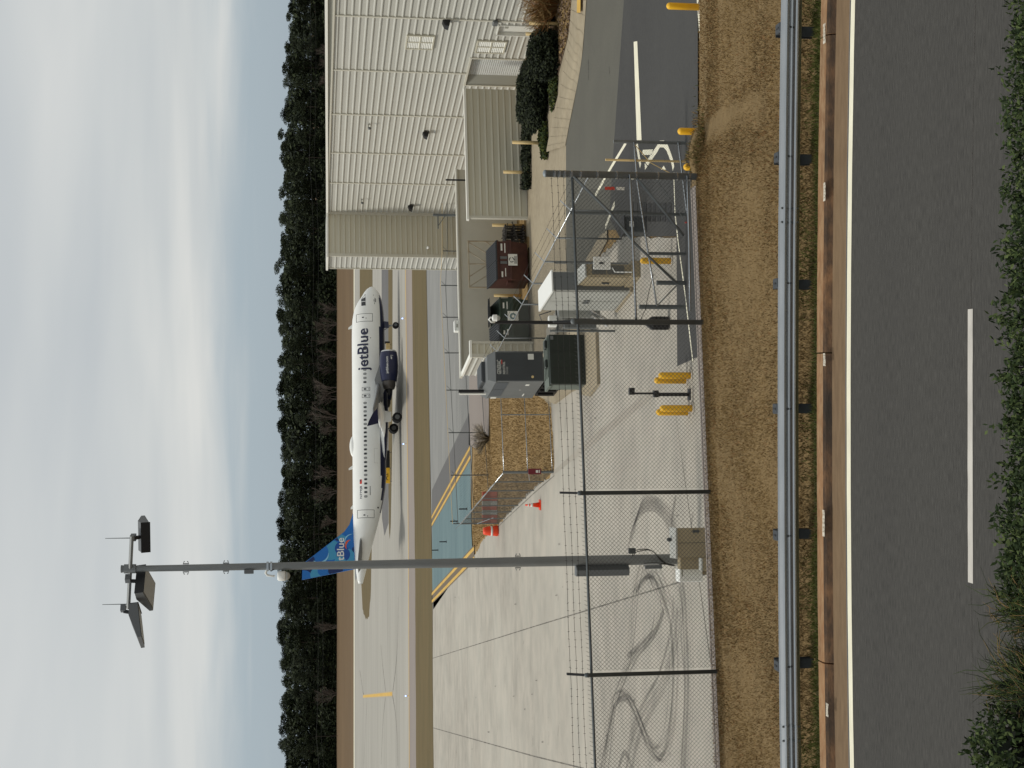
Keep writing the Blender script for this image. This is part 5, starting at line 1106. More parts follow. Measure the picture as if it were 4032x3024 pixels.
# long grey box and cables low on the mast
p = at(2370, 2245, YM - .05); t = thing('mast_cabinet', 'long grey metal box mounted low on the light mast', 'cabinet', p); hh = 105/sm_; w_ = 20/sm_
b = MB(); b.add([(-w_,-.16,-hh),(w_*.2,-.20,-hh),(w_,-.05,-hh),(w_,.14,-hh),(-w_,.14,-hh),(-w_,-.16,hh),(w_*.2,-.20,hh),(w_,-.05,hh),(w_,.14,hh),(-w_,.14,hh)], [(4,3,2,1,0),(5,6,7,8,9)] + [(i,(i+1)%5,5+(i+1)%5,5+i) for i in range(5)]); b.build('box', M['lamp_grey'], t)
b = MB(); b.add([(w_*.22,-.205,-hh+.03),(w_+.004,-.052,-hh+.03),(w_+.004,-.052,hh-.03),(w_*.22,-.205,hh-.03)], [(0,1,2,3)]); b.build('door', M['dark_grey'], t, fix=False)
t = thing('mast_cables', 'black cables looping down the foot of the light mast', 'cables', PMs); q = lambda x, y, dy=-.2: tuple(at(x, y, YM + dy) - PMs)
for pts in ([(2490, 2190), (2500, 2168), (2545, 2162), (2575, 2175), (2600, 2205), (2625, 2222), (2655, 2228)], [(2496, 2185), (2510, 2172), (2560, 2166), (2590, 2190), (2620, 2216), (2660, 2226)], [(2535, 2218), (2580, 2216), (2615, 2220), (2650, 2228)], [(2580, 2232), (2605, 2222), (2640, 2224)]):
    b = MB(); b.tube([q(*a) for a in spl(pts, 4)], .014, 5); b.build('cable', M['wire'], t)
b = MB(); b.box(-.05, .05, -.28, -.18, 0, .5); b.build('conduit_box', M['lamp_grey'], t, loc=tuple(Vector(q(2565, 2228)) - Vector((0,0,.25)))); b = MB(); b.cbox(-.08, .08, -.1, .0, 0, .2, .01); b.build('junction_box', M['dark_grey'], t, loc=tuple(q(2500, 2168)))
# beige cabinet and white box at the mast foot
YC = 38.9; pf = at(2790, 2155, YC); p = Vector((at(2700, 2195, YC).x, YC, -4.0)); s_ = sc(Vector((p.x, YC, -3)))
t = thing('mast_foot_cabinet', 'large beige cabinet with a pale top at the foot of the mast', 'cabinet', p, math.radians(4)); zt1 = at(2668, 2150, YC).z + 4
xr = 114/s_
b = MB(); b.box(0, xr, 0, .5, 0, zt1); b.build('housing', M['beige_box'], t)
b = MB(); b.add([(-.03,-.03,zt1),(xr+.02,-.03,zt1),(xr+.02,.56,zt1+.03),(-.03,.56,zt1+.03),(-.03,-.03,zt1+.05),(xr+.02,-.03,zt1+.05),(xr+.02,.56,zt1+.08),(-.03,.56,zt1+.08)], [(3,2,1,0),(4,5,6,7),(0,1,5,4),(1,2,6,5),(2,3,7,6),(3,0,4,7)]); b.build('roof', M['light_grey'], t)
b = MB(); b.box(xr*.5 - .006, xr*.5 + .006, -.008, -.001, .05, zt1 - .04); b.build('door_gap', M['dark_grey'], t); b = MB(); b.box(xr - .12, xr - .05, -.05, -.002, zt1*.42, zt1*.58); b.build('handle', M['dark_grey'], t)
b = MB(); b.box(-.34, -.003, .08, .4, 0, zt1 - .1); b.build('side_box', M['beige_box'], t); b = MB(); b.lathe([(.05,0),(.06,.08),(.03,.12)], 10, 0, (xr*.6,.4,zt1+.08)); b.build('vent_cap', M['dark_grey'], t)
P2 = Vector((at(2700, 2262, YC + .3).x, YC + .3, -4.0)); zw = at(2672, 2262, YC+.3).z + 4; zw0 = at(2762, 2262, YC+.3).z + 4
t = thing('white_box', 'bright white box fixed beside the beige mast foot cabinet', 'box', P2, math.radians(4)); b = MB(); b.cbox(-.21, .17, -.1, .35, zw0, zw, .02); b.build('box', M['white'], t); b = MB(); b.box(-.02, .12, .05, .2, 0, zw0); b.build('post', M['beige_box'], t); MB().box(-.05, .14, -.108, -.101, zw - .1, zw - .06).build('latch', M['jamb'], t)
p = Vector((at(2770, 2222, YC - .6).x, YC - .6, -4.0)); t = thing('pedestal', 'small beige pedestal in front of the mast foot cabinet', 'pedestal', p); b = MB(); b.cbox(-.16, .16, -.12, .12, 0, at(2762, 2222, YC-.6).z + 4, .03); b.build('body', M['beige_box'], t); b = MB(); b.box(-.17,.17,-.13,.13,at(2762, 2222, YC-.6).z + 4,at(2762, 2222, YC-.6).z + 4.04); b.build('cap', M['light_grey'], t)

# ================================================================== AIRLINER
th = math.radians(12.0); KS = 1.03
nose = Vector((G(1582, 1645).x, G(1582, 1645).y, -4.0)) - KS*(Vector((-math.cos(th), -math.sin(th), 0))*17.71 + Vector((-math.sin(th), math.cos(th), 0))*(-3.8))
AC = thing('airliner', 'white and navy jet airliner taxiing to the right, blue patterned tail', 'airliner', nose, th); AC.scale = (KS,)*3
L_ = lambda d, lat, z: (-d, lat, z)                               # d metres aft of the nose, lat to port (far side)
ST = [(0.0,.03,3.40,3.34),(.12,.36,3.68,3.08),(.35,.66,3.98,2.82),(.8,1.02,4.34,2.5),(1.3,1.27,4.62,2.28),(1.7,1.42,4.86,2.15),(2.2,1.56,5.2,2.04),(2.8,1.69,5.47,1.94),(3.5,1.81,5.68,1.87),(4.4,1.91,5.83,1.82),(5.6,1.965,5.90,1.79),(7,1.975,5.92,1.78)]
ST += [(x, 1.975, 5.92, 1.78) for x in (9, 11, 13, 15, 17, 19, 21, 23, 24.5)] + [(26,1.96,5.92,1.9),(27.5,1.90,5.92,2.15),(29,1.78,5.92,2.5),(30.5,1.60,5.90,2.9),(32,1.38,5.86,3.32),(33.5,1.12,5.78,3.74),(35,.84,5.68,4.12),(36.3,.56,5.54,4.44),(37.2,.34,5.40,4.68),(37.55,.24,5.3,4.78)]
NS = 56
def fus(d):
    for a, c in zip(ST[:-1], ST[1:]):
        if a[0] <= d <= c[0]: t = (d-a[0])/(c[0]-a[0]); return [a[i] + (c[i]-a[i])*t for i in range(1, 4)]
    return ST[-1][1:]
def fpt(d, z, off=.0):                                             # point on the near (starboard) skin at height z
    w, zt, zb = fus(d); c, h = (zt+zb)/2, (zt-zb)/2; t = max(-1, min(1, (z-c)/h)); return L_(d, -(w*math.sqrt(max(0, 1-t*t)) + off), z)
b = MB(); vs = []
for d, w, zt, zb in ST:
    c, h = (zt+zb)/2, (zt-zb)/2
    for k in range(NS): a = 2*math.pi*k/NS; vs.append(L_(d, w*math.sin(a), c + h*math.cos(a)))
for i in range(len(ST)-1):
    for k in range(NS):
        a = 2*math.pi*(k+.5)/NS; d = (ST[i][0]+ST[i+1][0])/2; w, zt, zb = fus(d); z = (zt+zb)/2 + (zt-zb)/2*math.cos(a)
        navy = z < (2.48 + max(0, d-27)*.045 if d < 29.5 else 0) and math.cos(a) < -.5
        b.add([vs[i*NS+k], vs[i*NS+(k+1)%NS], vs[(i+1)*NS+(k+1)%NS], vs[(i+1)*NS+k]], [(0,1,2,3)], 1 if navy else 0)
b.add(vs[-NS:], [tuple(range(NS))], 2)
me = b.mesh('fuselage', [M['ac_white'], M['navy'], M['metal_dark']]); bm = bmesh.new(); bm.from_mesh(me); bmesh.ops.remove_doubles(bm, verts=bm.verts, dist=.0005); bmesh.ops.recalc_face_normals(bm, faces=bm.faces); bm.to_mesh(me); bm.free(); me.polygons.foreach_set('use_smooth', [True]*len(me.polygons)); FU = link('fuselage', me, AC)
# belly fairing
b = MB(); vs = []; FS = [(10.2,.3,2.2,1.85),(11.2,1.5,2.5,1.66),(13,2.05,2.75,1.52),(16,2.15,2.8,1.48),(19.5,2.1,2.7,1.52),(21.5,1.6,2.4,1.66),(22.8,.4,2.1,1.84)]
for d, w, zt, zb in FS:
    for k in range(24): a = 2*math.pi*k/24; vs.append(L_(d, w*math.sin(a), (zt+zb)/2 + (zt-zb)/2*math.cos(a)))
for i in range(len(FS)-1):
    for k in range(24): b.add([vs[i*24+k], vs[i*24+(k+1)%24], vs[(i+1)*24+(k+1)%24], vs[(i+1)*24+k]], [(0,1,2,3)], 1 if math.cos(2*math.pi*(k+.5)/24) < -.1 else 0)
b.build('belly_fairing', [M['ac_white'], M['navy']], AC, True)
# cabin windows
PXD = lambda y: (y - 1128)/31.07
PZ = lambda x: (1577 - x)/31.6
def skin_patch(b, d0, d1, z0, z1, off, mi=0, nz=4, nd=2, round_=0.0):
    if round_ <= 0:
        for i in range(nd):
            for j in range(nz):
                da, db = d0+(d1-d0)*i/nd, d0+(d1-d0)*(i+1)/nd; za, zb = z0+(z1-z0)*j/nz, z0+(z1-z0)*(j+1)/nz
                b.add([fpt(da,za,off), fpt(db,za,off), fpt(db,zb,off), fpt(da,zb,off)], [(0,1,2,3)], mi)
    else:
        n = 12; dm, zm = (d0+d1)/2, (z0+z1)/2; b.add([fpt(dm + (d1-d0)/2*math.copysign(abs(math.cos(a))**.6, math.cos(a)), zm + (z1-z0)/2*math.copysign(abs(math.sin(a))**.6, math.sin(a)), off) for a in [2*math.pi*(k+.5)/n for k in range(n)]], [tuple(range(n))], mi)
zw_ = PZ(1438.2)
for i in range(41):
    y = 1970 - i*16.42
    if 1540 < y < 1597 or y < 1318: continue
    d = PXD(y); b = MB(); skin_patch(b, d - .14, d + .14, zw_ - .2, zw_ + .2, .010, 0, round_=1); skin_patch(b, d - .095, d + .095, zw_ - .15, zw_ + .15, .018, 1 if random.random() < .62 else 2, round_=1); b.build('window', [M['mid_grey'], M['glass'], M['blind']], FU, fix=False)
def outline(d0, d1, z0, z1, w, name, par=FU, extra=None):
    b = MB(); skin_patch(b, d0, d0+w, z0, z1, .012, 0, 8, 1); skin_patch(b, d1-w, d1, z0, z1, .012, 0, 8, 1); skin_patch(b, d0+w, d1-w, z0, z0+w, .012, 0, 1, 2); skin_patch(b, d0+w, d1-w, z1-w, z1, .012, 0, 1, 2)
    skin_patch(b, d0+w, d1-w, z0+w, z1-w, .008, 1, 8, 2)
    if extra: extra(b)
    return b.build(name, [M['black'], M['ac_white'], M['glass']], par, fix=False)
def dx(d): return lambda b: (skin_patch(b, d - .08, d + .08, 4.45, 4.7, .016, 2, round_=1), skin_patch(b, d + .05, d + .2, 4.15, 4.22, .016, 0, 1, 1))
outline(PXD(1252), PXD(1285), PZ(1471), PZ(1406.5), .05, 'door', extra=dx(PXD(1268))); outline(PXD(2020), PXD(2051), PZ(1471), PZ(1405.5), .05, 'door', extra=dx(PXD(2040)))
for y in (1554, 1581): outline(PXD(y-7.4), PXD(y+7.4), PZ(1458), PZ(1426.5), .045, 'overwing_exit', extra=lambda b, y=y: (skin_patch(b, PXD(y)-.11, PXD(y)+.11, zw_-.17, zw_+.17, .018, 2, round_=1), skin_patch(b, PXD(y)-.1, PXD(y)+.1, 3.9, 3.95, .018, 0, 1, 1)))
# cockpit glass
for (d0, d1, z0, z1, z0b, z1b) in ((1.72, 2.28, PZ(1444), PZ(1426.5), PZ(1444), PZ(1427)), (2.36, 2.92, PZ(1444), PZ(1427), PZ(1444.5), PZ(1427))):
    b = MB(); n = 4
    for i in range(n):
        for j in range(4):
            f0, f1 = i/n, (i+1)/n; g0, g1 = j/4, (j+1)/4
            q = lambda f, g: fpt(d0+(d1-d0)*f + (.18*(1-f)*g if d0 < 2 else 0), z0 + (z1-z0)*g, .012)
            b.add([q(f0,g0), q(f1,g0), q(f1,g1), q(f0,g1)], [(0,1,2,3)])
    b.build('cockpit_window', M['glass'], FU, fix=False)
b = MB()
for (a0, a1) in ((.10, .95),):
    for s in (1, -1):
        pts = []
        for (d, z) in ((1.18, 4.2), (1.66, 4.24), (1.98, 4.78), (1.62, 4.74)):
            w, zt, zb = fus(d); c, h = (zt+zb)/2, (zt-zb)/2; t = max(-1, min(1, (z-c)/h)); pts.append(Vector(L_(d, -s*(w*math.sqrt(max(0,1-t*t)) + .012)*1.0, z)))
        b.add(pts, [(0,1,2,3)])
b.build('cockpit_window', M['glass'], FU, fix=False)
# lettering wrapped onto the skin
def skin_text(body, d_start, width, z_base, cap_h, m, name, off=.022, space=1.0, bold=0.0):
    v, f, w = text_mb(body, 1.0, space=space, bold=bold); ymax = max(p[1] for p in v)
    kx = width/w; kz = cap_h/ymax
    me = bpy.data.meshes.new(name); me.from_pydata([(p[0]*kx, p[1]*kz, 0) for p in v], [], f); bm = bmesh.new(); bm.from_mesh(me)
    zmin = min(p[1] for p in v)*kz
    for i in range(1, 16):
        z = zmin + (cap_h - zmin)*i/16; bmesh.ops.bisect_plane(bm, geom=bm.verts[:]+bm.edges[:]+bm.faces[:], plane_co=(0, z, 0), plane_no=(0,1,0))
    for q in bm.verts: q.co = Vector(fpt(d_start - q.co.x, z_base + q.co.y, off))
    bm.to_mesh(me); bm.free(); me.materials.append(m); return link(name, me, FU)
skin_text('jetBlue', PXD(1481), PXD(1481) - PXD(1313), PZ(1451.5), PZ(1410) - PZ(1451.5), M['navy'], 'title_lettering', .026, bold=.014)
skin_text('N779JB', PXD(1977), PXD(1977) - PXD(1929), PZ(1423), .22, M['navy'], 'registration_lettering', .02, bold=.01)
b = MB(); skin_patch(b, PXD(1904), PXD(1921), PZ(1423.5), PZ(1415.5), .014, 0, 3, 1); skin_patch(b, PXD(1904), PXD(1912), PZ(1419.5), PZ(1415.5), .02, 1, 2, 1); b.build('flag_patch', [M['red_bright'], M['navy']], FU, fix=False)
b = MB(); skin_patch(b, PXD(1931), PXD(1965), PZ(1456.5), PZ(1454), .014, 0, 1, 2); b.build('small_print', M['mid_grey'], FU, fix=False)
b = MB(); [skin_patch(b, PXD(y), PXD(y)+w, PZ(x+2.2), PZ(x), .014, 0, 1, 1) for y, x, w in ((1172, 1474, .12), (1185, 1480, .6), (1188, 1483, .5), (1192, 1476, .3), (1205, 1478, .25))]; b.build('small_print', M['mid_grey'], FU, fix=False)
b = MB(); skin_patch(b, PXD(2008), PXD(2014), PZ(1489), PZ(1483), .014, 0, round_=1); b.build('outflow_vent', M['black'], FU, fix=False)
b = MB(); skin_patch(b, PXD(1350), PXD(1353), PZ(1463.5), PZ(1459.5), .014, 0, round_=1); b.build('port_mark', M['black'], FU, fix=False)
b = MB(); w = .012
d0, d1, z0, z1 = PXD(1785), PXD(1842), PZ(1487), PZ(1472); skin_patch(b, d0, d1, z1-.02, z1, .008, 0, 1, 4); skin_patch(b, d0, d0+.02, z0, z1, .008, 0, 6, 1); skin_patch(b, d1-.02, d1, z0, z1, .008, 0, 6, 1); b.build('cargo_door', M['light_grey'], FU, fix=False)
# satellite dome and blade aerials on the crown
b = MB(); vs = []; D0, D1 = PXD(1725), PXD(1811); n = 10
for i in range(n+1):
    t = i/n; d = D0 + (D1-D0)*t; hh = .42*math.sin(math.pi*min(1, max(0, t)))**.6 + .001; w = .55*math.sin(math.pi*t)**.5 + .01
    for k in range(9): a = math.pi*k/8; vs.append(L_(d, w*math.cos(a), 5.86 + hh*math.sin(a)))
b.add(vs, [(i*9+k, i*9+k+1, (i+1)*9+k+1, (i+1)*9+k) for i in range(n) for k in range(8)]); b.build('satellite_dome', M['ac_white'], FU, True)
for y, h in ((1290, .45), (1847, .5), (1999, .28)): d = PXD(y); b = MB(); b.prism([L_(d-.2,-.02,5.88), L_(d+.3,-.02,5.88), L_(d+.42,-.02,5.9+h), L_(d+.2,-.02,5.9+h)], (0,.04,0)); b.build('aerial', M['ac_white'], FU)
# wings
def wing(s):
    secs = [(11.6, 18.6, 1.8, 2.55, .85), (14.0, 18.75, 6.4, 2.95, .55), (16.7, 19.6, 12.0, 3.5, .32), (18.9, 20.5, 16.6, 4.0, .18)]
    b = MB(); vs = []; ch = [(0, 0), (.06, .5), (.3, .62), (.65, .42), (1, 0.03), (1, -.03), (.65, -.32), (.3, -.4), (.06, -.3)]
    for le, te, lat, z, tk in secs:
        for f, q in ch: vs.append(L_(le + (te-le)*f, s*lat, z + q*tk))
    n = len(ch); b.add(vs, [(i*n+k, i*n+(k+1)%n, (i+1)*n+(k+1)%n, (i+1)*n+k) for i in range(3) for k in range(n)] + [tuple(range(3*n, 4*n))]); b.build('wing', M['ac_grey'], AC, True)
    b = MB(); b.prism([L_(19.0, s*16.6, 3.55), L_(20.75, s*16.6, 3.45), L_(21.1, s*16.75, 4.75), L_(20.5, s*16.75, 4.55), L_(19.6, s*16.65, 4.1)], (0, s*.07, 0)); b.build('wingtip_fence', M['navy'], AC)
    for lat, le, ln in ((4.2, 15.8, 4.4), (8.2, 16.6, 3.6), (11.6, 17.4, 3.0)):
        b = MB(); vs = []; n = 8
        for i in range(n+1):
            t = i/n; r = .26*math.sin(math.pi*min(.98, max(.02, t)))**.6
            for k in range(10): a = 2*math.pi*k/10; vs.append(L_(le + ln*t, s*(lat + r*math.cos(a)*.6), 2.35 + (lat-4)*.1 + r*1.2*math.sin(a) - t*.15))
        b.add(vs, [(i*10+k, i*10+(k+1)%10, (i+1)*10+(k+1)%10, (i+1)*10+k) for i in range(n) for k in range(10)]); b.build('flap_fairing', M['ac_white'], AC, True)
    # engine
    ez, el = 1.62, 5.75; e0 = 9.75
    prof = [(0, .84), (.06, .93), (.22, 1.0), (.9, 1.11), (1.9, 1.14), (2.9, 1.08), (3.8, .92), (3.85, .86)]
    b = MB(); vs = []; n = 28
    for x, r in prof:
        for k in range(n): a = 2*math.pi*k/n; vs.append(L_(e0 + x, s*el + r*math.cos(a), ez + r*math.sin(a)))
    for i in range(len(prof)-1):
        for k in range(n): b.add([vs[i*n+k], vs[i*n+(k+1)%n], vs[(i+1)*n+(k+1)%n], vs[(i+1)*n+k]], [(0,1,2,3)], 1 if i < 2 else 0)
    b.add(vs[:n], [tuple(range(n))], 2)
    EN_ = b.build('engine', [M['navy'], M['metal_bright'], M['black']], AC, True)
    for prof, m in (([(3.78,.82),(4.3,.80),(4.75,.66),(4.8,.6)], 'metal_dark'), ([(4.6,.42),(5.0,.36),(5.5,.08)], 'black')):
        b = MB(); vs = []
        for x, r in prof:
            for k in range(n): a = 2*math.pi*k/n; vs.append(L_(e0 + x, s*el + r*math.cos(a), ez + r*math.sin(a)))
        b.add(vs, [(i*n+k, i*n+(k+1)%n, (i+1)*n+(k+1)%n, (i+1)*n+k) for i in range(len(prof)-1) for k in range(n)] + [tuple(range((len(prof)-1)*n, len(prof)*n))]); b.build('exhaust', M[m], EN_, True)
    b = MB(); b.prism([L_(11.2, s*el-.12, ez+1.05), L_(13.4, s*el-.12, ez+1.75), L_(16.5, s*el-.12, ez+1.15), L_(14.6, s*el-.12, ez+.55)], (0,.24,0)); b.build('pylon', M['ac_grey'], AC)
    if s < 0:
        v, f, w_ = text_mb('jetblue.com', 1.0, bold=.01); kx = 2.1/w_; kz = .42
        me = bpy.data.meshes.new('engine_lettering'); me.from_pydata([(p_[0]*kx, p_[1]*kz, 0) for p_ in v], [], f); bm = bmesh.new(); bm.from_mesh(me)
        for i in range(12): bmesh.ops.bisect_plane(bm, geom=bm.verts[:]+bm.edges[:]+bm.faces[:], plane_co=(.18*i, 0, 0), plane_no=(1,0,0))
        pr = [(0,.84),(.22,1.0),(.9,1.11),(1.9,1.14),(2.9,1.08),(3.8,.92)]
        for q in bm.verts:
            x = 3.05 - q.co.x; 
            for A2, B2 in zip(pr[:-1], pr[1:]):
                if A2[0] <= x <= B2[0]: r = A2[1] + (B2[1]-A2[1])*(x-A2[0])/(B2[0]-A2[0])
            a = .12 + q.co.y/r; q.co = Vector(L_(e0 + x, s*el - (r+.02)*math.cos(a), ez + (r+.02)*math.sin(a)))
        bm.to_mesh(me); bm.free(); me.materials.append(M['white']); link('engine_lettering', me, EN_)
        b = MB()
        for (x0, x1, a0, a1) in ((.75, 1.25, -.22, -.17), (1.0, 1.3, -.3, -.25), (.8, .84, -.42, -.28)):
            b.add([L_(e0+x, s*el - 1.135*math.cos(a), ez + 1.135*math.sin(a)) for x, a in ((x0,a0),(x1,a0),(x1,a1),(x0,a1))], [(0,1,2,3)])
        b.build('engine_script', M['white'], EN_, fix=False)
wing(-1); wing(1)
# tailplane and fin
for s in (-1, 1):
    b = MB(); vs = []; ch = [(0,0),(.1,.4),(.5,.5),(1,.04),(1,-.04),(.5,-.5),(.1,-.4)]
    for le, te, lat, z, tk in ((31.6, 35.7, .5, 4.95, .36), (35.0, 36.7, 6.2, 5.5, .14)):
        for f, q in ch: vs.append(L_(le + (te-le)*f, s*lat, z + q*tk))
    n = 7; b.add(vs, [(k, (k+1)%n, n+(k+1)%n, n+k) for k in range(n)] + [tuple(range(n, 2*n))]); b.build('tailplane', M['ac_dark'], AC, True)
FIN = [(28.85, 5.88), (30.3, 6.35), (31.2, 7.0), (35.05, 12.05), (36.95, 12.1), (36.27, 8.4), (35.75, 5.7)]
FC = [(30.45, 5.95), (31.26, 7.0), (35.07, 12.03), (36.93, 12.06), (35.73, 5.75)]  # convex area used to trim the pattern
b = MB(); n = len(FIN); vs = [L_(d, -.17 if 0 < i < n-1 else -.17, z) for i, (d, z) in enumerate(FIN)] + [L_(d, .17, z) for d, z in FIN]
b.add(vs, [tuple(range(n))[::-1], tuple(range(n, 2*n))] + [(i, (i+1)%n, n+(i+1)%n, n+i) for i in range(n)]); FN = b.build('fin', M['t_blue'], AC)
def clip(poly, win):
    def area(p): return sum(p[i][0]*p[(i+1)%len(p)][1]-p[(i+1)%len(p)][0]*p[i][1] for i in range(len(p)))
    if area(win) < 0: win = win[::-1]
    outp = poly
    for i in range(len(win)):
        a, c = win[i], win[(i+1)%len(win)]; inp = outp; outp = []
        f = lambda p: (c[0]-a[0])*(p[1]-a[1]) - (c[1]-a[1])*(p[0]-a[0])
        for j in range(len(inp)):
            p, q = inp[j], inp[(j+1)%len(inp)]; fp, fq = f(p), f(q)
            if fp >= 0: outp.append(p)
            if fp*fq < 0: t = fp/(fp-fq); outp.append((p[0]+(q[0]-p[0])*t, p[1]+(q[1]-p[1])*t))
        if not outp: return []
    return outp
# disc pattern on both sides: (centre y, centre x in photo, radius px)
discs = [(2166, 1304, 38, 't_sky'), (2173, 1258, 37, 't_blue'), (2112, 1334, 20, 't_navy'), (2106, 1370, 42, 't_sky'), (2088, 1367, 27, 't_blue'), (2160, 1346, 26, 't_deep'), (2196, 1378, 34, 't_sky'), (2137, 1390, 30, 't_blue'), (2183, 1352, 26, 't_deep'), (2212, 1340, 22, 't_sky'), (2202, 1226, 17, 't_navy'), (2243, 1207, 24, 't_navy'), (2270, 1203, 30, 't_blue'), (2258, 1252, 26, 't_sky'), (2243, 1274, 20, 't_blue'), (2240, 1322, 28, 't_navy'), (2165, 1398, 12, 't_navy')]
lay = 0
for s in (-1, 1):
    b = MB(); names = []
    for i, (y, x, r, m) in enumerate(discs):
        if m not in names: names.append(m)
        c = (PXD(y), PZ(x)); R_ = r/31.3
        pl = clip([(c[0] + R_*math.cos(a*math.pi/20), c[1] + R_*math.sin(a*math.pi/20)) for a in range(40)], FC)
        if len(pl) > 2: b.poly([L_(d, s*(.172 + i*.0015), z) for d, z in pl], names.index(m))
    for (y, x, r, a0, a1, m, w) in ((2137, 1390, 30, 60, 170, 't_pale', .13), (2155, 1394, 30, 75, 150, 't_orange', .22), (2173, 1258, 37, -85, 30, 't_pale', .2), (2196, 1378, 34, 20, 70, 't_pale', .1)):
        if m not in names: names.append(m)
        c = (PXD(y), PZ(x)); R_ = r/31.3; pts = []
        for k in range(15):
            a = math.radians(a0 + (a1-a0)*k/14); a2 = math.radians(a0 + (a1-a0)*(k+1)/14)
            if k < 14:
                ww = w*math.sin(math.pi*(k+.7)/15) + .02; pl = clip([(c[0]+R_*math.cos(a), c[1]+R_*math.sin(a)), (c[0]+(R_+ww)*math.cos(a), c[1]+(R_+ww)*math.sin(a)), (c[0]+(R_+ww)*math.cos(a2), c[1]+(R_+ww)*math.sin(a2)), (c[0]+R_*math.cos(a2), c[1]+R_*math.sin(a2))], FC)
                if len(pl) > 2: b.poly([L_(d, s*.2, z) for d, z in pl], names.index(m))
    b.build('tail_pattern', [M[q] for q in names], FN, fix=False)
v, f, w_ = text_mb('jetBlue', 1.0, bold=.012); ym_ = max(p_[1] for p_ in v); kx = (PXD(2236) - PXD(2120))/w_; kz = (PZ(1328) - PZ(1354.5))/ym_
b = MB(); b.add([L_(PXD(2236) - p_[0]*kx, -.206, PZ(1354.5) + p_[1]*kz) for p_ in v], f); b.build('tail_lettering', M['white'], FN, fix=False)
# landing gear
def wheel(b, d, lat, r, w): 
    n = 20; vs = []
    for (rr, ll) in ((r*.6, -w/2), (r*.92, -w/2), (r, -w*.3), (r, w*.3), (r*.92, w/2), (r*.6, w/2)):
        for k in range(n): a = 2*math.pi*k/n; vs.append(L_(d + rr*math.cos(a), lat + ll, r + rr*math.sin(a)))
    b.add(vs, [(i*n+k, i*n+(k+1)%n, (i+1)*n+(k+1)%n, (i+1)*n+k) for i in range(5) for k in range(n)] + [tuple(range(n))[::-1], tuple(range(5*n, 6*n))])
def gear(d, lat, r, w, sep, ztop, name):
    b = MB(); b.tube([L_(d, lat, r), L_(d, lat, ztop)], .11 if r > .4 else .08, 10); b.tube([L_(d, lat-sep, r), L_(d, lat+sep, r)], .09, 8); b.tube([L_(d, lat, r+.5), L_(d+.7, lat, ztop)], .05, 6)
    gq = b.build(name, M['light_grey'], AC)
    for s in (-1, 1):
        b = MB(); wheel(b, d, lat + s*sep, r, w); wh = b.build('wheel', M['rubber'], gq, True)
        b = MB(); n = 16
        for sd_ in (-1, 1): b.add([L_(d + r*.5*math.cos(2*math.pi*k/n), lat + s*sep + sd_*(w/2+.004), r + r*.5*math.sin(2*math.pi*k/n)) for k in range(n)], [tuple(range(n))])
        wh['_'] = 0; b.build('hub', M['mid_grey'], gq, fix=False)
gear(5.07, 0, .38, .22, .25, 2.0, 'nose_gear'); gear(17.71, -3.8, .58, .42, .46, 2.5, 'main_gear'); gear(17.71, 3.8, .58, .42, .46, 2.5, 'main_gear')
for s in (-1, 1): b = MB(); b.prism([L_(16.9, s*4.45, 2.5), L_(18.4, s*4.45, 2.5), L_(18.3, s*4.5, 1.35), L_(17.1, s*4.5, 1.3)], (0, s*.05, 0)); b.build('gear_door', M['ac_white'], AC)
b = MB(); b.prism([L_(4.6, -.35, 1.95), L_(5.5, -.35, 1.95), L_(5.5, -.42, 1.25), L_(4.7, -.42, 1.3)], (0,.04,0)); b.build('gear_door', M['navy'], AC)
for wobj in [o for o in bpy.data.objects if '_' in o.keys()]: del wobj['_']

# ================================================================== PLANTS
def leaf_cloud(b, n, rad, c, leaf, nm, shell=.55, flat=0.0, bumps=3.0, seed=0.0, zmin=-9, lw=.5):
    for i in range(n):
        while True:
            d = Vector((rnd(-1,1), rnd(-1,1), rnd(-1,1)))
            if .05 < d.length < 1: break
        d.normalize(); r = shell + (1-shell)*random.random()**.6
        r *= 1 + .20*noise.noise(d*bumps + Vector((seed, seed*2, 0))) + .10*noise.noise(d*bumps*2.7 + Vector((0, seed, seed)))
        p = Vector((c[0] + d.x*rad[0]*r, c[1] + d.y*rad[1]*r, c[2] + d.z*rad[2]*r))
        if p.z < zmin: continue
        a = Vector((rnd(-1,1), rnd(-1,1), rnd(-1,1))) + d*.5; a.normalize(); e = a.orthogonal().normalized(); s = leaf*rnd(.6, 1.35); 
        q = e.cross(a)
        b.add([p - a*s, p + e*s*lw + q*s*.12, p + a*s, p - e*s*lw + q*s*.12], [(0,1,2),(0,2,3)], random.randrange(nm))
# rounded shrubs in front of the hangar
def shrub(name, lab, x_base, y_c, rx, ztop_x, n, group, mats, leaf=.085, dep_=1.0, cat='shrub'):
    P = G(x_base, y_c) + Vector((0, rx*dep_*.6, 0)); h = at(ztop_x, y_c, P.y).z + 4
    t = thing(name, lab, cat, P, rnd(0, .3), group)
    b = MB(); leaf_cloud(b, n, (rx, rx*dep_, h*.56), (0,0,h*.46), leaf, len(mats), .72, seed=rnd(0,9), zmin=.02, bumps=2.2); b.build('foliage', mats, t, fix=False)
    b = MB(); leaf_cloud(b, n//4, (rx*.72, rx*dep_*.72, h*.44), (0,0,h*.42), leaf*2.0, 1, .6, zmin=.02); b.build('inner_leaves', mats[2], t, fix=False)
    b = MB()
    for k in range(7): a = k*.9; b.tube([(0,0,0), (math.cos(a)*rx*.3, math.sin(a)*rx*.3, h*.4), (math.cos(a)*rx*.6, math.sin(a)*rx*.6, h*.72)], [.05,.035,.015], 5)
    b.build('stems', M['bark'], t); return t
HM = [M['hol1'], M['hol2'], M['hol3']]
shrub('round_shrub', 'large dark round shrub in front of the tan ribbed screen', 2158, 358, 148/sc(G(2158,358)), 2036, 9000, 'dark shrubs by the hangar', HM)
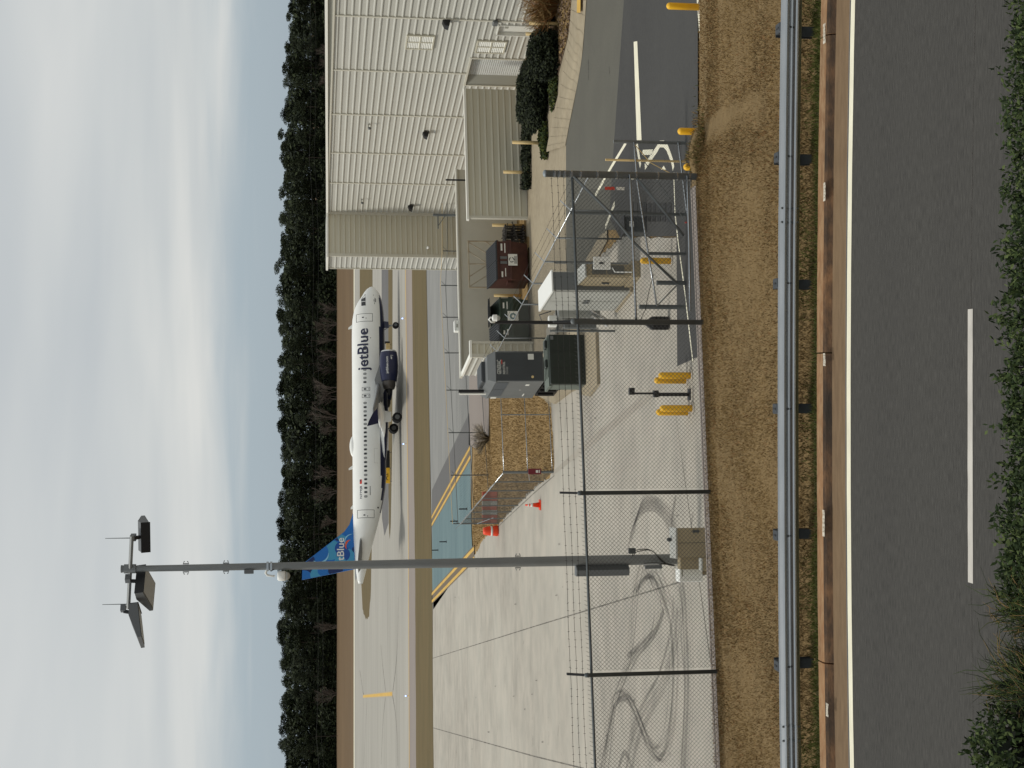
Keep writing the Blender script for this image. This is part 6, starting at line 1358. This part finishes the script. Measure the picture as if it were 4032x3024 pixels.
shrub('round_shrub', 'dark round shrub below the white door and vents', 2206, 202, 104/sc(G(2206,202)), 2078, 6500, 'dark shrubs by the hangar', HM)
t_ = shrub('small_shrub', 'small glossy shrub by the yellow pipe near the picture edge', 2196, 62, 34/sc(G(2196,62)), 2134, 1500, 'dark shrubs by the hangar', [M['hol1'], M['galv_dark'], M['hol3']], .07)
def cover(name, lab, pts, n, h, mats):
    P = [G(*p) for p in pts]; xs_ = [p.x for p in P]; ys_ = [p.y for p in P]; b = MB(); k = 0
    def inside(x, y):
        c = False
        for i in range(len(P)):
            a, d = P[i], P[i-1]
            if (a.y > y) != (d.y > y) and x < (d.x-a.x)*(y-a.y)/(d.y-a.y) + a.x: c = not c
        return c
    while k < n:
        x, y = rnd(min(xs_), max(xs_)), rnd(min(ys_), max(ys_))
        if not inside(x, y): continue
        k += 1; hh = h*(.5 + .8*abs(noise.noise((x*.8, y*.8, 1)))); a = Vector((rnd(-1,1), rnd(-1,1), rnd(.1,1))).normalized()*.09; p = Vector((x, y, -3.97 + rnd(0, hh))); e = a.orthogonal().normalized()*.05
        b.add([p-a, p+e, p+a, p-e], [(0,1,2),(0,2,3)], random.randrange(len(mats)))
    o = b.build(name, mats, fix=False); tag(o, lab, None, None, 'stuff'); return o
GM = [M['bl4'], M['lea1'], M['hol2']]
cover('ivy_strip', 'dark green ground cover along the foot of the tan screen', [(2072, 480), (2092, 480), (2094, 700), (2093, 745), (2074, 745)], 2600, .45, HM)
cover('ground_cover', 'green ground cover strip at the end of the mulch bed', [(2135, 480), (2158, 480), (2162, 600), (2160, 628), (2152, 625), (2138, 560)], 1600, .4, GM)
cover('ground_cover', 'green ground cover beside the round shrub in the mulch', [(2170, 290), (2200, 300), (2196, 380), (2180, 440), (2172, 400)], 1100, .2, GM)
cover('dry_litter', 'dry grass litter and mulch below the shrubs', [(2118, -60), (2140, 60), (2150, 300), (2200, 280), (2236, 150), (2260, 0), (2262, -60)], 4200, .12, [M['bl1'], M['mulch'], M['bl2'], M['mulch']])
def patch_blades(name, lab, pts, n, h0, h1, mats, w=.02):
    P = [G(*p) for p in pts]; b = MB(); V = []; Fc = []; Mi = []
    x0, x1, y0, y1 = min(p.x for p in P), max(p.x for p in P), min(p.y for p in P), max(p.y for p in P)
    while len(Fc) < n:
        x, y = rnd(x0, x1), rnd(y0, y1); c = False
        for i in range(len(P)):
            a, d = P[i], P[i-1]
            if (a.y > y) != (d.y > y) and x < (d.x-a.x)*(y-a.y)/(d.y-a.y) + a.x: c = not c
        if not c: continue
        a = rnd(0, 6.283); h = rnd(h0, h1); o = len(V); k = noise.noise((x*.5, y*.25, 3)) + rnd(-.5,.5)
        V += [(x-math.cos(a)*w, y-math.sin(a)*w, -4.03), (x+math.cos(a)*w, y+math.sin(a)*w, -4.03), (x+rnd(-.5,.5)*h, y+rnd(-.5,.5)*h, -4.0+h)]; Fc.append((o,o+1,o+2)); Mi.append(0 if k > .2 else (1 if k > -.1 else (4 if k > -.3 else 2)))
    b.v, b.f, b.m = V, Fc, Mi; o = b.build(name, mats, fix=False); tag(o, lab, None, None, 'stuff'); return o
BMATS = [M['bl1'], M['bl2'], M['bl3'], M['bl4'], M['bl5']]
patch_blades('dry_grass', 'rough dry grass in the fenced patch behind the apron', [(1868, 1790), (1860, 2120), (1866, 2168), (1900, 2118), (1965, 2058), (2010, 2006), (2060, 1956), (2110, 1908), (2182, 1858), (2168, 1560), (1930, 1560), (1928, 1715), (1900, 1755)], 15000, .02, .10, [M['bl1'], M['bl1'], M['bl2'], M['bl4'], M['bl1']])
# far wood: individual pines and bare trees
def pine_meshes(seed):
    random.seed(seed); b = MB(); h = 20.0
    for k in range(17):
        z = h*(.36 + .62*random.random()**.8); f = 1 - abs((z/h - .66)/.42)**1.8; rr = 2.6*max(.25, f)*rnd(.55, 1.0); a = rnd(0, 6.28)
        leaf_cloud(b, 130, (1.5*rnd(.8,1.3), 1.5*rnd(.8,1.3), 1.1*rnd(.8,1.2)), (math.cos(a)*rr*.75, math.sin(a)*rr*.75, z), .27, 3, .45, lw=.42)
    leaf_cloud(b, 170, (1.3, 1.3, 1.1), (0,0,h*.96), .26, 3, .4, lw=.42)
    for k in range(9): a = rnd(0, 6.28); leaf_cloud(b, 110, (1.8, 1.8, 1.6), (math.cos(a)*1.7, math.sin(a)*1.7, h*rnd(.03,.42)), .34, 3, .35, lw=.5)
    cr = b.mesh('crown', [M['pine1'], M['pine2'], M['pine3']])
    b = MB(); b.tube([(0,0,-1), (rnd(-.2,.2), 0, h*.5), (0, rnd(-.2,.2), h*.95)], [.28,.2,.06], 6, 0)
    for k in range(6): z = h*rnd(.4,.85); a = rnd(0,6.28); b.tube([(0,0,z), (math.cos(a)*2, math.sin(a)*2, z + .7)], [.07,.03], 4)
    return cr, b.mesh('trunk', [M['bark']])
PM_ = [pine_meshes(20 + i) for i in range(5)]
def bare_mesh(seed):
    random.seed(seed); b = MB()
    def grow(p, d, L, r, lv):
        q = p + d*L; b.tube([p, p.lerp(q,.5) + Vector((rnd(-.1,.1), rnd(-.1,.1), 0))*L*.3, q], [r, r*.8, r*.5], 4 if lv < 2 else 3, 0, False)
        if lv >= 3: return
        for _ in range(5 if lv < 2 else 6): grow(p.lerp(q, rnd(.25, 1)), (d + Vector((rnd(-.6,.6), rnd(-.6,.6), rnd(-.1,.35)))).normalized(), L*rnd(.5,.75), r*.5, lv+1)
    for k in range(3):
        grow(Vector((rnd(-.6,.6), rnd(-.6,.6), -.5)), Vector((rnd(-.3,.3), rnd(-.3,.3), 1)).normalized(), rnd(4.0, 5.4), .16, 0)
    return b.mesh('branches', [M['bare']])
BMs = [bare_mesh(60 + i) for i in range(3)]
random.seed(11)
tops = [(0, 1126), (120, 1122), (240, 1108), (400, 1107), (560, 1098), (700, 1100), (850, 1098), (960, 1092), (1100, 1083), (1180, 1088), (1330, 1090), (1500, 1086), (1650, 1090), (1760, 1095), (1850, 1098), (2000, 1092), (2120, 1082), (2200, 1090), (2350, 1096), (2500, 1090), (2600, 1096), (2750, 1100), (2900, 1098), (3024, 1106)]
def top_at(y):
    y = max(0, min(3023, y))
    for a, c in zip(tops[:-1], tops[1:]):
        if a[0] <= y <= c[0]: return a[1] + (c[1]-a[1])*(y-a[0])/(c[0]-a[0])
nP = 0
for row, (Y, n, hs) in enumerate(((462, 66, .80), (470, 64, .93), (479, 66, 1.0), (490, 60, 1.02))):
    for i in range(n):
        xx = -158 + 316*(i + rnd(.15,.85))/n; Yt = Y + rnd(-3,3); y_img = 1512 - F*xx/(Yt*CP); zg = hillz(Yt); th_ = at(top_at(y_img), 1512, Yt).z - zg
        hh = th_*hs*rnd(.90, 1.035)
        if row == 0 and random.random() < .25: hh *= .7
        k = random.randrange(5); s = hh/20.6
        t = thing('pine_tree', 'tall dark pine standing in the wood beyond the airfield', 'pine tree', (xx, Yt, zg - .2), rnd(0,6.28), 'pines in the wood beyond the airfield'); w_ = rnd(1.15,1.6); t.scale = (w_*max(s,.75), w_*max(s,.75), s)
        link('crown', PM_[k][0], t); link('trunk', PM_[k][1], t); nP += 1
for i, y in enumerate((1215, 1275, 1335, 1400, 1455, 1530, 1570, 1645, 1690, 1860, 1930, 2050, 210, 260, 320, 2460, 2720)):
    Yt = 457 + rnd(-2, 1); xx = (1512-y)*Yt/F; t = thing('bare_tree', 'leafless grey tree at the edge of the far pine wood', 'bare tree', (xx, Yt, hillz(Yt) - .2), rnd(0,6.28), 'leafless trees along the far wood edge'); s = rnd(.62, 1.0); t.scale = (s,)*3
    link('branches', BMs[i % 3], t)
# undergrowth and the depth of the wood behind, one dark mass
b = MB(); random.seed(5)
for i in range(48000):
    x = rnd(-165, 165); Y = rnd(461, 500); z0 = hillz(Y); hh = (at(top_at(1512 - F*x/(Y*CP)), 1512, Y).z - z0)*.86
    p = Vector((x, Y, z0 + hh*random.random()**1.15)); a = Vector((rnd(-1,1), rnd(-1,1), rnd(-1,1))).normalized(); e_ = a.orthogonal().normalized(); s = rnd(.4,.95)
    b.add([p - a*s, p + e_*s*.5, p + a*s, p - e_*s*.5], [(0,1,2,3)], random.randrange(3))
for i in range(20000):
    x = rnd(-165, 165); Y = rnd(457.5, 463); z0 = hillz(Y); hh = 5.5 + 4*noise.noise((x*.12, 0, 2)) + 2*noise.noise((x*.5, 3, 2))
    p = Vector((x, Y, z0 - .2 + hh*random.random()**1.2)); a = Vector((rnd(-1,1), rnd(-1,1), rnd(-1,1))).normalized(); e_ = a.orthogonal().normalized(); s = rnd(.3,.7)
    b.add([p - a*s, p + e_*s*.5, p + a*s, p - e_*s*.5], [(0,1,2,3)], random.randrange(3))
o = b.build('woodland', [M['pine1'], M['pine3'], M['pine2']], fix=False); tag(o, 'dark undergrowth and depth of the pine wood', None, None, 'stuff')
# wood carries on to both sides, well outside the frame
b = MB()
for i in range(9000):
    x = rnd(165, 420)*random.choice((-1, 1)); Y = rnd(455, 510); p = Vector((x, Y, hillz(Y) + 19*random.random())); a = Vector((rnd(-1,1), rnd(-1,1), rnd(-1,1))).normalized(); e_ = a.orthogonal().normalized(); s = rnd(1,2.2)
    b.add([p - a*s, p + e_*s*.6, p + a*s, p - e_*s*.6], [(0,1,2,3)], random.randrange(3))
o = b.build('woodland', [M['pine1'], M['pine3'], M['pine2']], fix=False); tag(o, 'pine wood continuing beyond the picture', None, None, 'stuff')
# power line in front of the wood
PWL = thing('power_line', 'thin wires on slim poles in front of the far wood', 'power line', (0,0,0))
pw = [at(1232 + (y-1500)*.012, y, 452) for y in (-300, 620, 1340, 2103, 2900, 3400)]
for p in pw:
    b = MB(); b.tube([(p.x, p.y, hillz(452)), (p.x, p.y, p.z + .6)], .10, 5); b.build('pole', M['bark'], PWL); b = MB(); b.tube([(p.x - .1, p.y, p.z + .2), (p.x + .1, p.y, p.z + .2)], .06, 4); b.box(p.x-1.0, p.x+1.0, p.y-.05, p.y+.05, p.z + .1, p.z + .22); b.build('cross_bar', M['bark'], PWL)
for dz, o_ in ((.3, -.8), (.3, .8), (-1.2, 0)):
    pts = []
    for a, c in zip(pw[:-1], pw[1:]):
        for k in range(8): t = k/8; q = a.lerp(c, t); pts.append((q.x, q.y + o_, q.z + dz - 1.0*4*t*(1-t)))
    b = MB(); b.tube(pts, .025, 3); b.build('wire', M['mesh'], PWL)
# turf on the embankment and verge
def blades(name, lab, n, x0, x1, y0, y1, hmin, hmax, mats, wts, dens=None, w=.009):
    b = MB(); V = []; Fc = []; Mi = []
    for i in range(n):
        ok = False
        for _ in range(12):
            x, y = rnd(x0, x1), rnd(y0, y1)
            if dens is None or random.random() < dens(x, y): ok = True; break
        if not ok: continue
        z = terr(x, y); h = rnd(hmin, hmax); a = rnd(0, 6.283); dx_, dy_ = math.cos(a)*w, math.sin(a)*w; lx_, ly_ = rnd(-1,1)*h*.9, rnd(-1,1)*h*.9
        o = len(V); V += [(x-dx_, y-dy_, z - .005), (x+dx_, y+dy_, z - .005), (x + lx_, y + ly_, z + h)]; Fc.append((o, o+1, o+2)); Mi.append(wts(x, y, mats))
    b.v, b.f, b.m = V, Fc, Mi; o = b.build(name, mats, fix=False); tag(o, lab, None, None, 'stuff'); return o
random.seed(3)
def wt(x, y, m):
    k = noise.noise((x*.4, y*1.3, 2)) + .6*noise.noise((x*1.3, y*4, 7)) + rnd(-.75, .75); return 0 if k > .12 else (1 if k > -.32 else (4 if k > -.5 else 2))
BMATS = [M['bl1'], M['bl2'], M['bl3'], M['bl4'], M['bl5']]
blades('turf', 'short brown dormant turf on the embankment', 165000, -11, 12.5, 20.2, 24.75, .012, .055, BMATS, wt, None, .0065)
def wv(x, y, m):
    k = noise.noise((x*.8, y*2, 4)) + (y - 19.98)*1.8*-1 + rnd(-.5,.5); return 3 if k > .05 else (2 if k > -.35 else random.choice((1, 2, 0)))
blades('verge_grass', 'greenish verge grass between the kerb and the guardrail', 32000, -11, 11, 19.3, 20.3, .03, .10, BMATS, wv, lambda x, y: 1 if y > 19.47 - bow(x) else 0, .008)
def wc(x, y, m): return random.choice((0, 1, 1, 4))
blades('crest_grass', 'fringe of dry grass along the crest of the embankment', 19000, -11, 12.5, 24.0, 25.3, .01, .045, BMATS, wt, lambda x, y: 1 if x > 4.2 else (1 if y < FY(x) + .02 else 0))
t = thing('grass_tuft', 'overgrown tuft of brown grass on the embankment crest right of the fence end', 'grass tuft', (FX(600, .6), 25.0, crest_z(FX(600,.6)) - .02)); b = MB()
for i in range(2600): 
    x = random.gauss(0, .34); y = rnd(-.5,.3); h = .22*math.exp(-(x/.30)**2)*(.75 + .5*noise.noise((x*6, y*4, 1))) + .02; h2 = h*rnd(.0, .9); a = rnd(0,6.28); b.add([(x-.008*math.cos(a), y, h2), (x+.008*math.cos(a), y+.008, h2), (x+rnd(-.06,.06), y+rnd(-.06,.06), h2+rnd(.03,.09))], [(0,1,2)], random.choice((0,1,2,3,1)))
b.build('blades', BMATS, t, fix=False); b = MB(); b.lathe([(.5,-.02),(.42,.06),(.3,.14),(.15,.2),(.02,.22)], 14); mo = b.build('mound', M['soil'], t, True); mo.scale = (1.1, .8, .72)
t.location.z -= 0.01
# ------------------------------------------------------------------ hedge at the very bottom of the picture
LM = [M['lea1'], M['lea2'], M['lea3'], M['lea3']]
YH = 8.5
def hedge_bush(lab, xc, ytop, rx, n, seed, Y=YH, leaf=.022):
    zt_ = at(ytop, 1512 - xc*F/(YH+.3), Y).z; t = thing('hedge_shrub', lab, 'shrub', (xc, Y, 1.55), 0, 'leafy shrubs along the near bank'); h = zt_ - 1.55
    random.seed(seed); b = MB()
    leaf_cloud(b, n, (rx, .55, h*.55), (0,0,h*.5), leaf, 4, .82, seed=seed*1.7, bumps=3.4, zmin=h*.25, lw=.42)
    for k in range(int(26)):                                        # loose shoots standing out of the top
        a = rnd(-1,1)*rx*.95; z = h*(1.0 - .18*(a/rx)**2) ; p = Vector((a, rnd(-.2,.35), z - .1)); L = rnd(.03,.12)
        for j in range(11):
            q = p + Vector((rnd(-.025,.025), rnd(-.025,.025), L*j/8)); d = Vector((rnd(-1,1), rnd(-1,1), rnd(0,1))).normalized(); e_ = d.orthogonal().normalized(); b.add([q, q + d*.022 + e_*.011, q + d*.046, q + d*.022 - e_*.011], [(0,1,2),(0,2,3)], random.randrange(3))
    b.build('leaves', LM, t, fix=False)
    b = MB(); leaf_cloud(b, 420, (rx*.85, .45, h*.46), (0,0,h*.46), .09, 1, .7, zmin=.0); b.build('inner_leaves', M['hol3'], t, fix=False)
    b = MB()
    for k in range(9): a = rnd(-1,1); b.tube([(a*.1, 0, -.1), (a*rx*.5, rnd(-.2,.2), h*.5), (a*rx*.9, rnd(-.3,.3), h*.9)], [.02,.014,.006], 4)
    b.build('stems', M['bark'], t)
X_ = lambda y: (1512-y)/F*(YH*1.0+.35)
for i, (y, yt, rx, n, lab) in enumerate(((-60, 4008, .42, 4200, 'leafy green shrub of the near hedge, at the far right end'), (190, 4000, .40, 4200, 'leafy green shrub of the near hedge, second from the right end'), (430, 3988, .40, 4200, 'leafy green shrub of the near hedge, third from the right end'), (700, 3992, .40, 4200, 'leafy green shrub of the near hedge, fourth from the right end'), (960, 3975, .42, 4400, 'leafy green shrub of the near hedge, right of the lane dash'), (1240, 3978, .42, 4400, 'leafy green shrub of the near hedge, opposite the start of the lane dash'), (1500, 3972, .40, 4400, 'leafy green shrub of the near hedge, just right of the middle of the lane dash'), (1770, 3966, .42, 4400, 'leafy green shrub of the near hedge, just left of the middle of the lane dash'), (2050, 3958, .42, 4400, 'leafy green shrub of the near hedge, opposite the left end of the lane dash'), (2290, 3960, .36, 4000, 'leafy green shrub of the near hedge, beside the needle plant'), (2985, 3850, .30, 3800, 'leafy green shrub at the bottom left corner, in front of the needle plant'))):
    hedge_bush(lab, X_(y), yt + 38, rx*1.18, int(n*1.2), 100 + i)
def needle_plant(lab, y, yt, spread, n, seed):
    random.seed(seed); X = X_(y); zt_ = at(yt, y, YH).z; t = thing('needle_plant', lab, 'plant', (X, YH, 1.5)); h = zt_ - 1.5; b = MB()
    for k in range(n):
        a = rnd(-1,1)*spread; base = Vector((a*.7, rnd(-.4,.35), h*rnd(.35,.85))); d = Vector((rnd(-.55,.55) + .25, rnd(-.5,.6), rnd(.45,1))).normalized(); L = rnd(.14,.34)
        top_ = base + d*L; f = 1 - .35*abs(a/spread); top_.z = min(top_.z, h*1.08*f); b.tube([base, base.lerp(top_,.5) + Vector((rnd(-.02,.02), rnd(-.02,.02), .02)), top_ + Vector((rnd(-.05,.05), 0, -.02))], [.0032,.0026,.0008], 3, random.choice((0,0,1,1,2,2,1,0,3)), False)
    b.build('needles', [M['lea1'], M['pine1'], M['bl4'], M['bl2']], t, fix=False)
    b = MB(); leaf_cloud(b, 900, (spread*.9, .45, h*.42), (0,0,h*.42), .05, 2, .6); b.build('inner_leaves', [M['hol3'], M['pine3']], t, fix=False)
needle_plant('long needled plant with straw stalks leaning over the near road', 2440, 3890, .30, 1500, 201)
needle_plant('dark feathery needle plant at the bottom left behind the corner shrub', 2740, 3850, .34, 1700, 202)
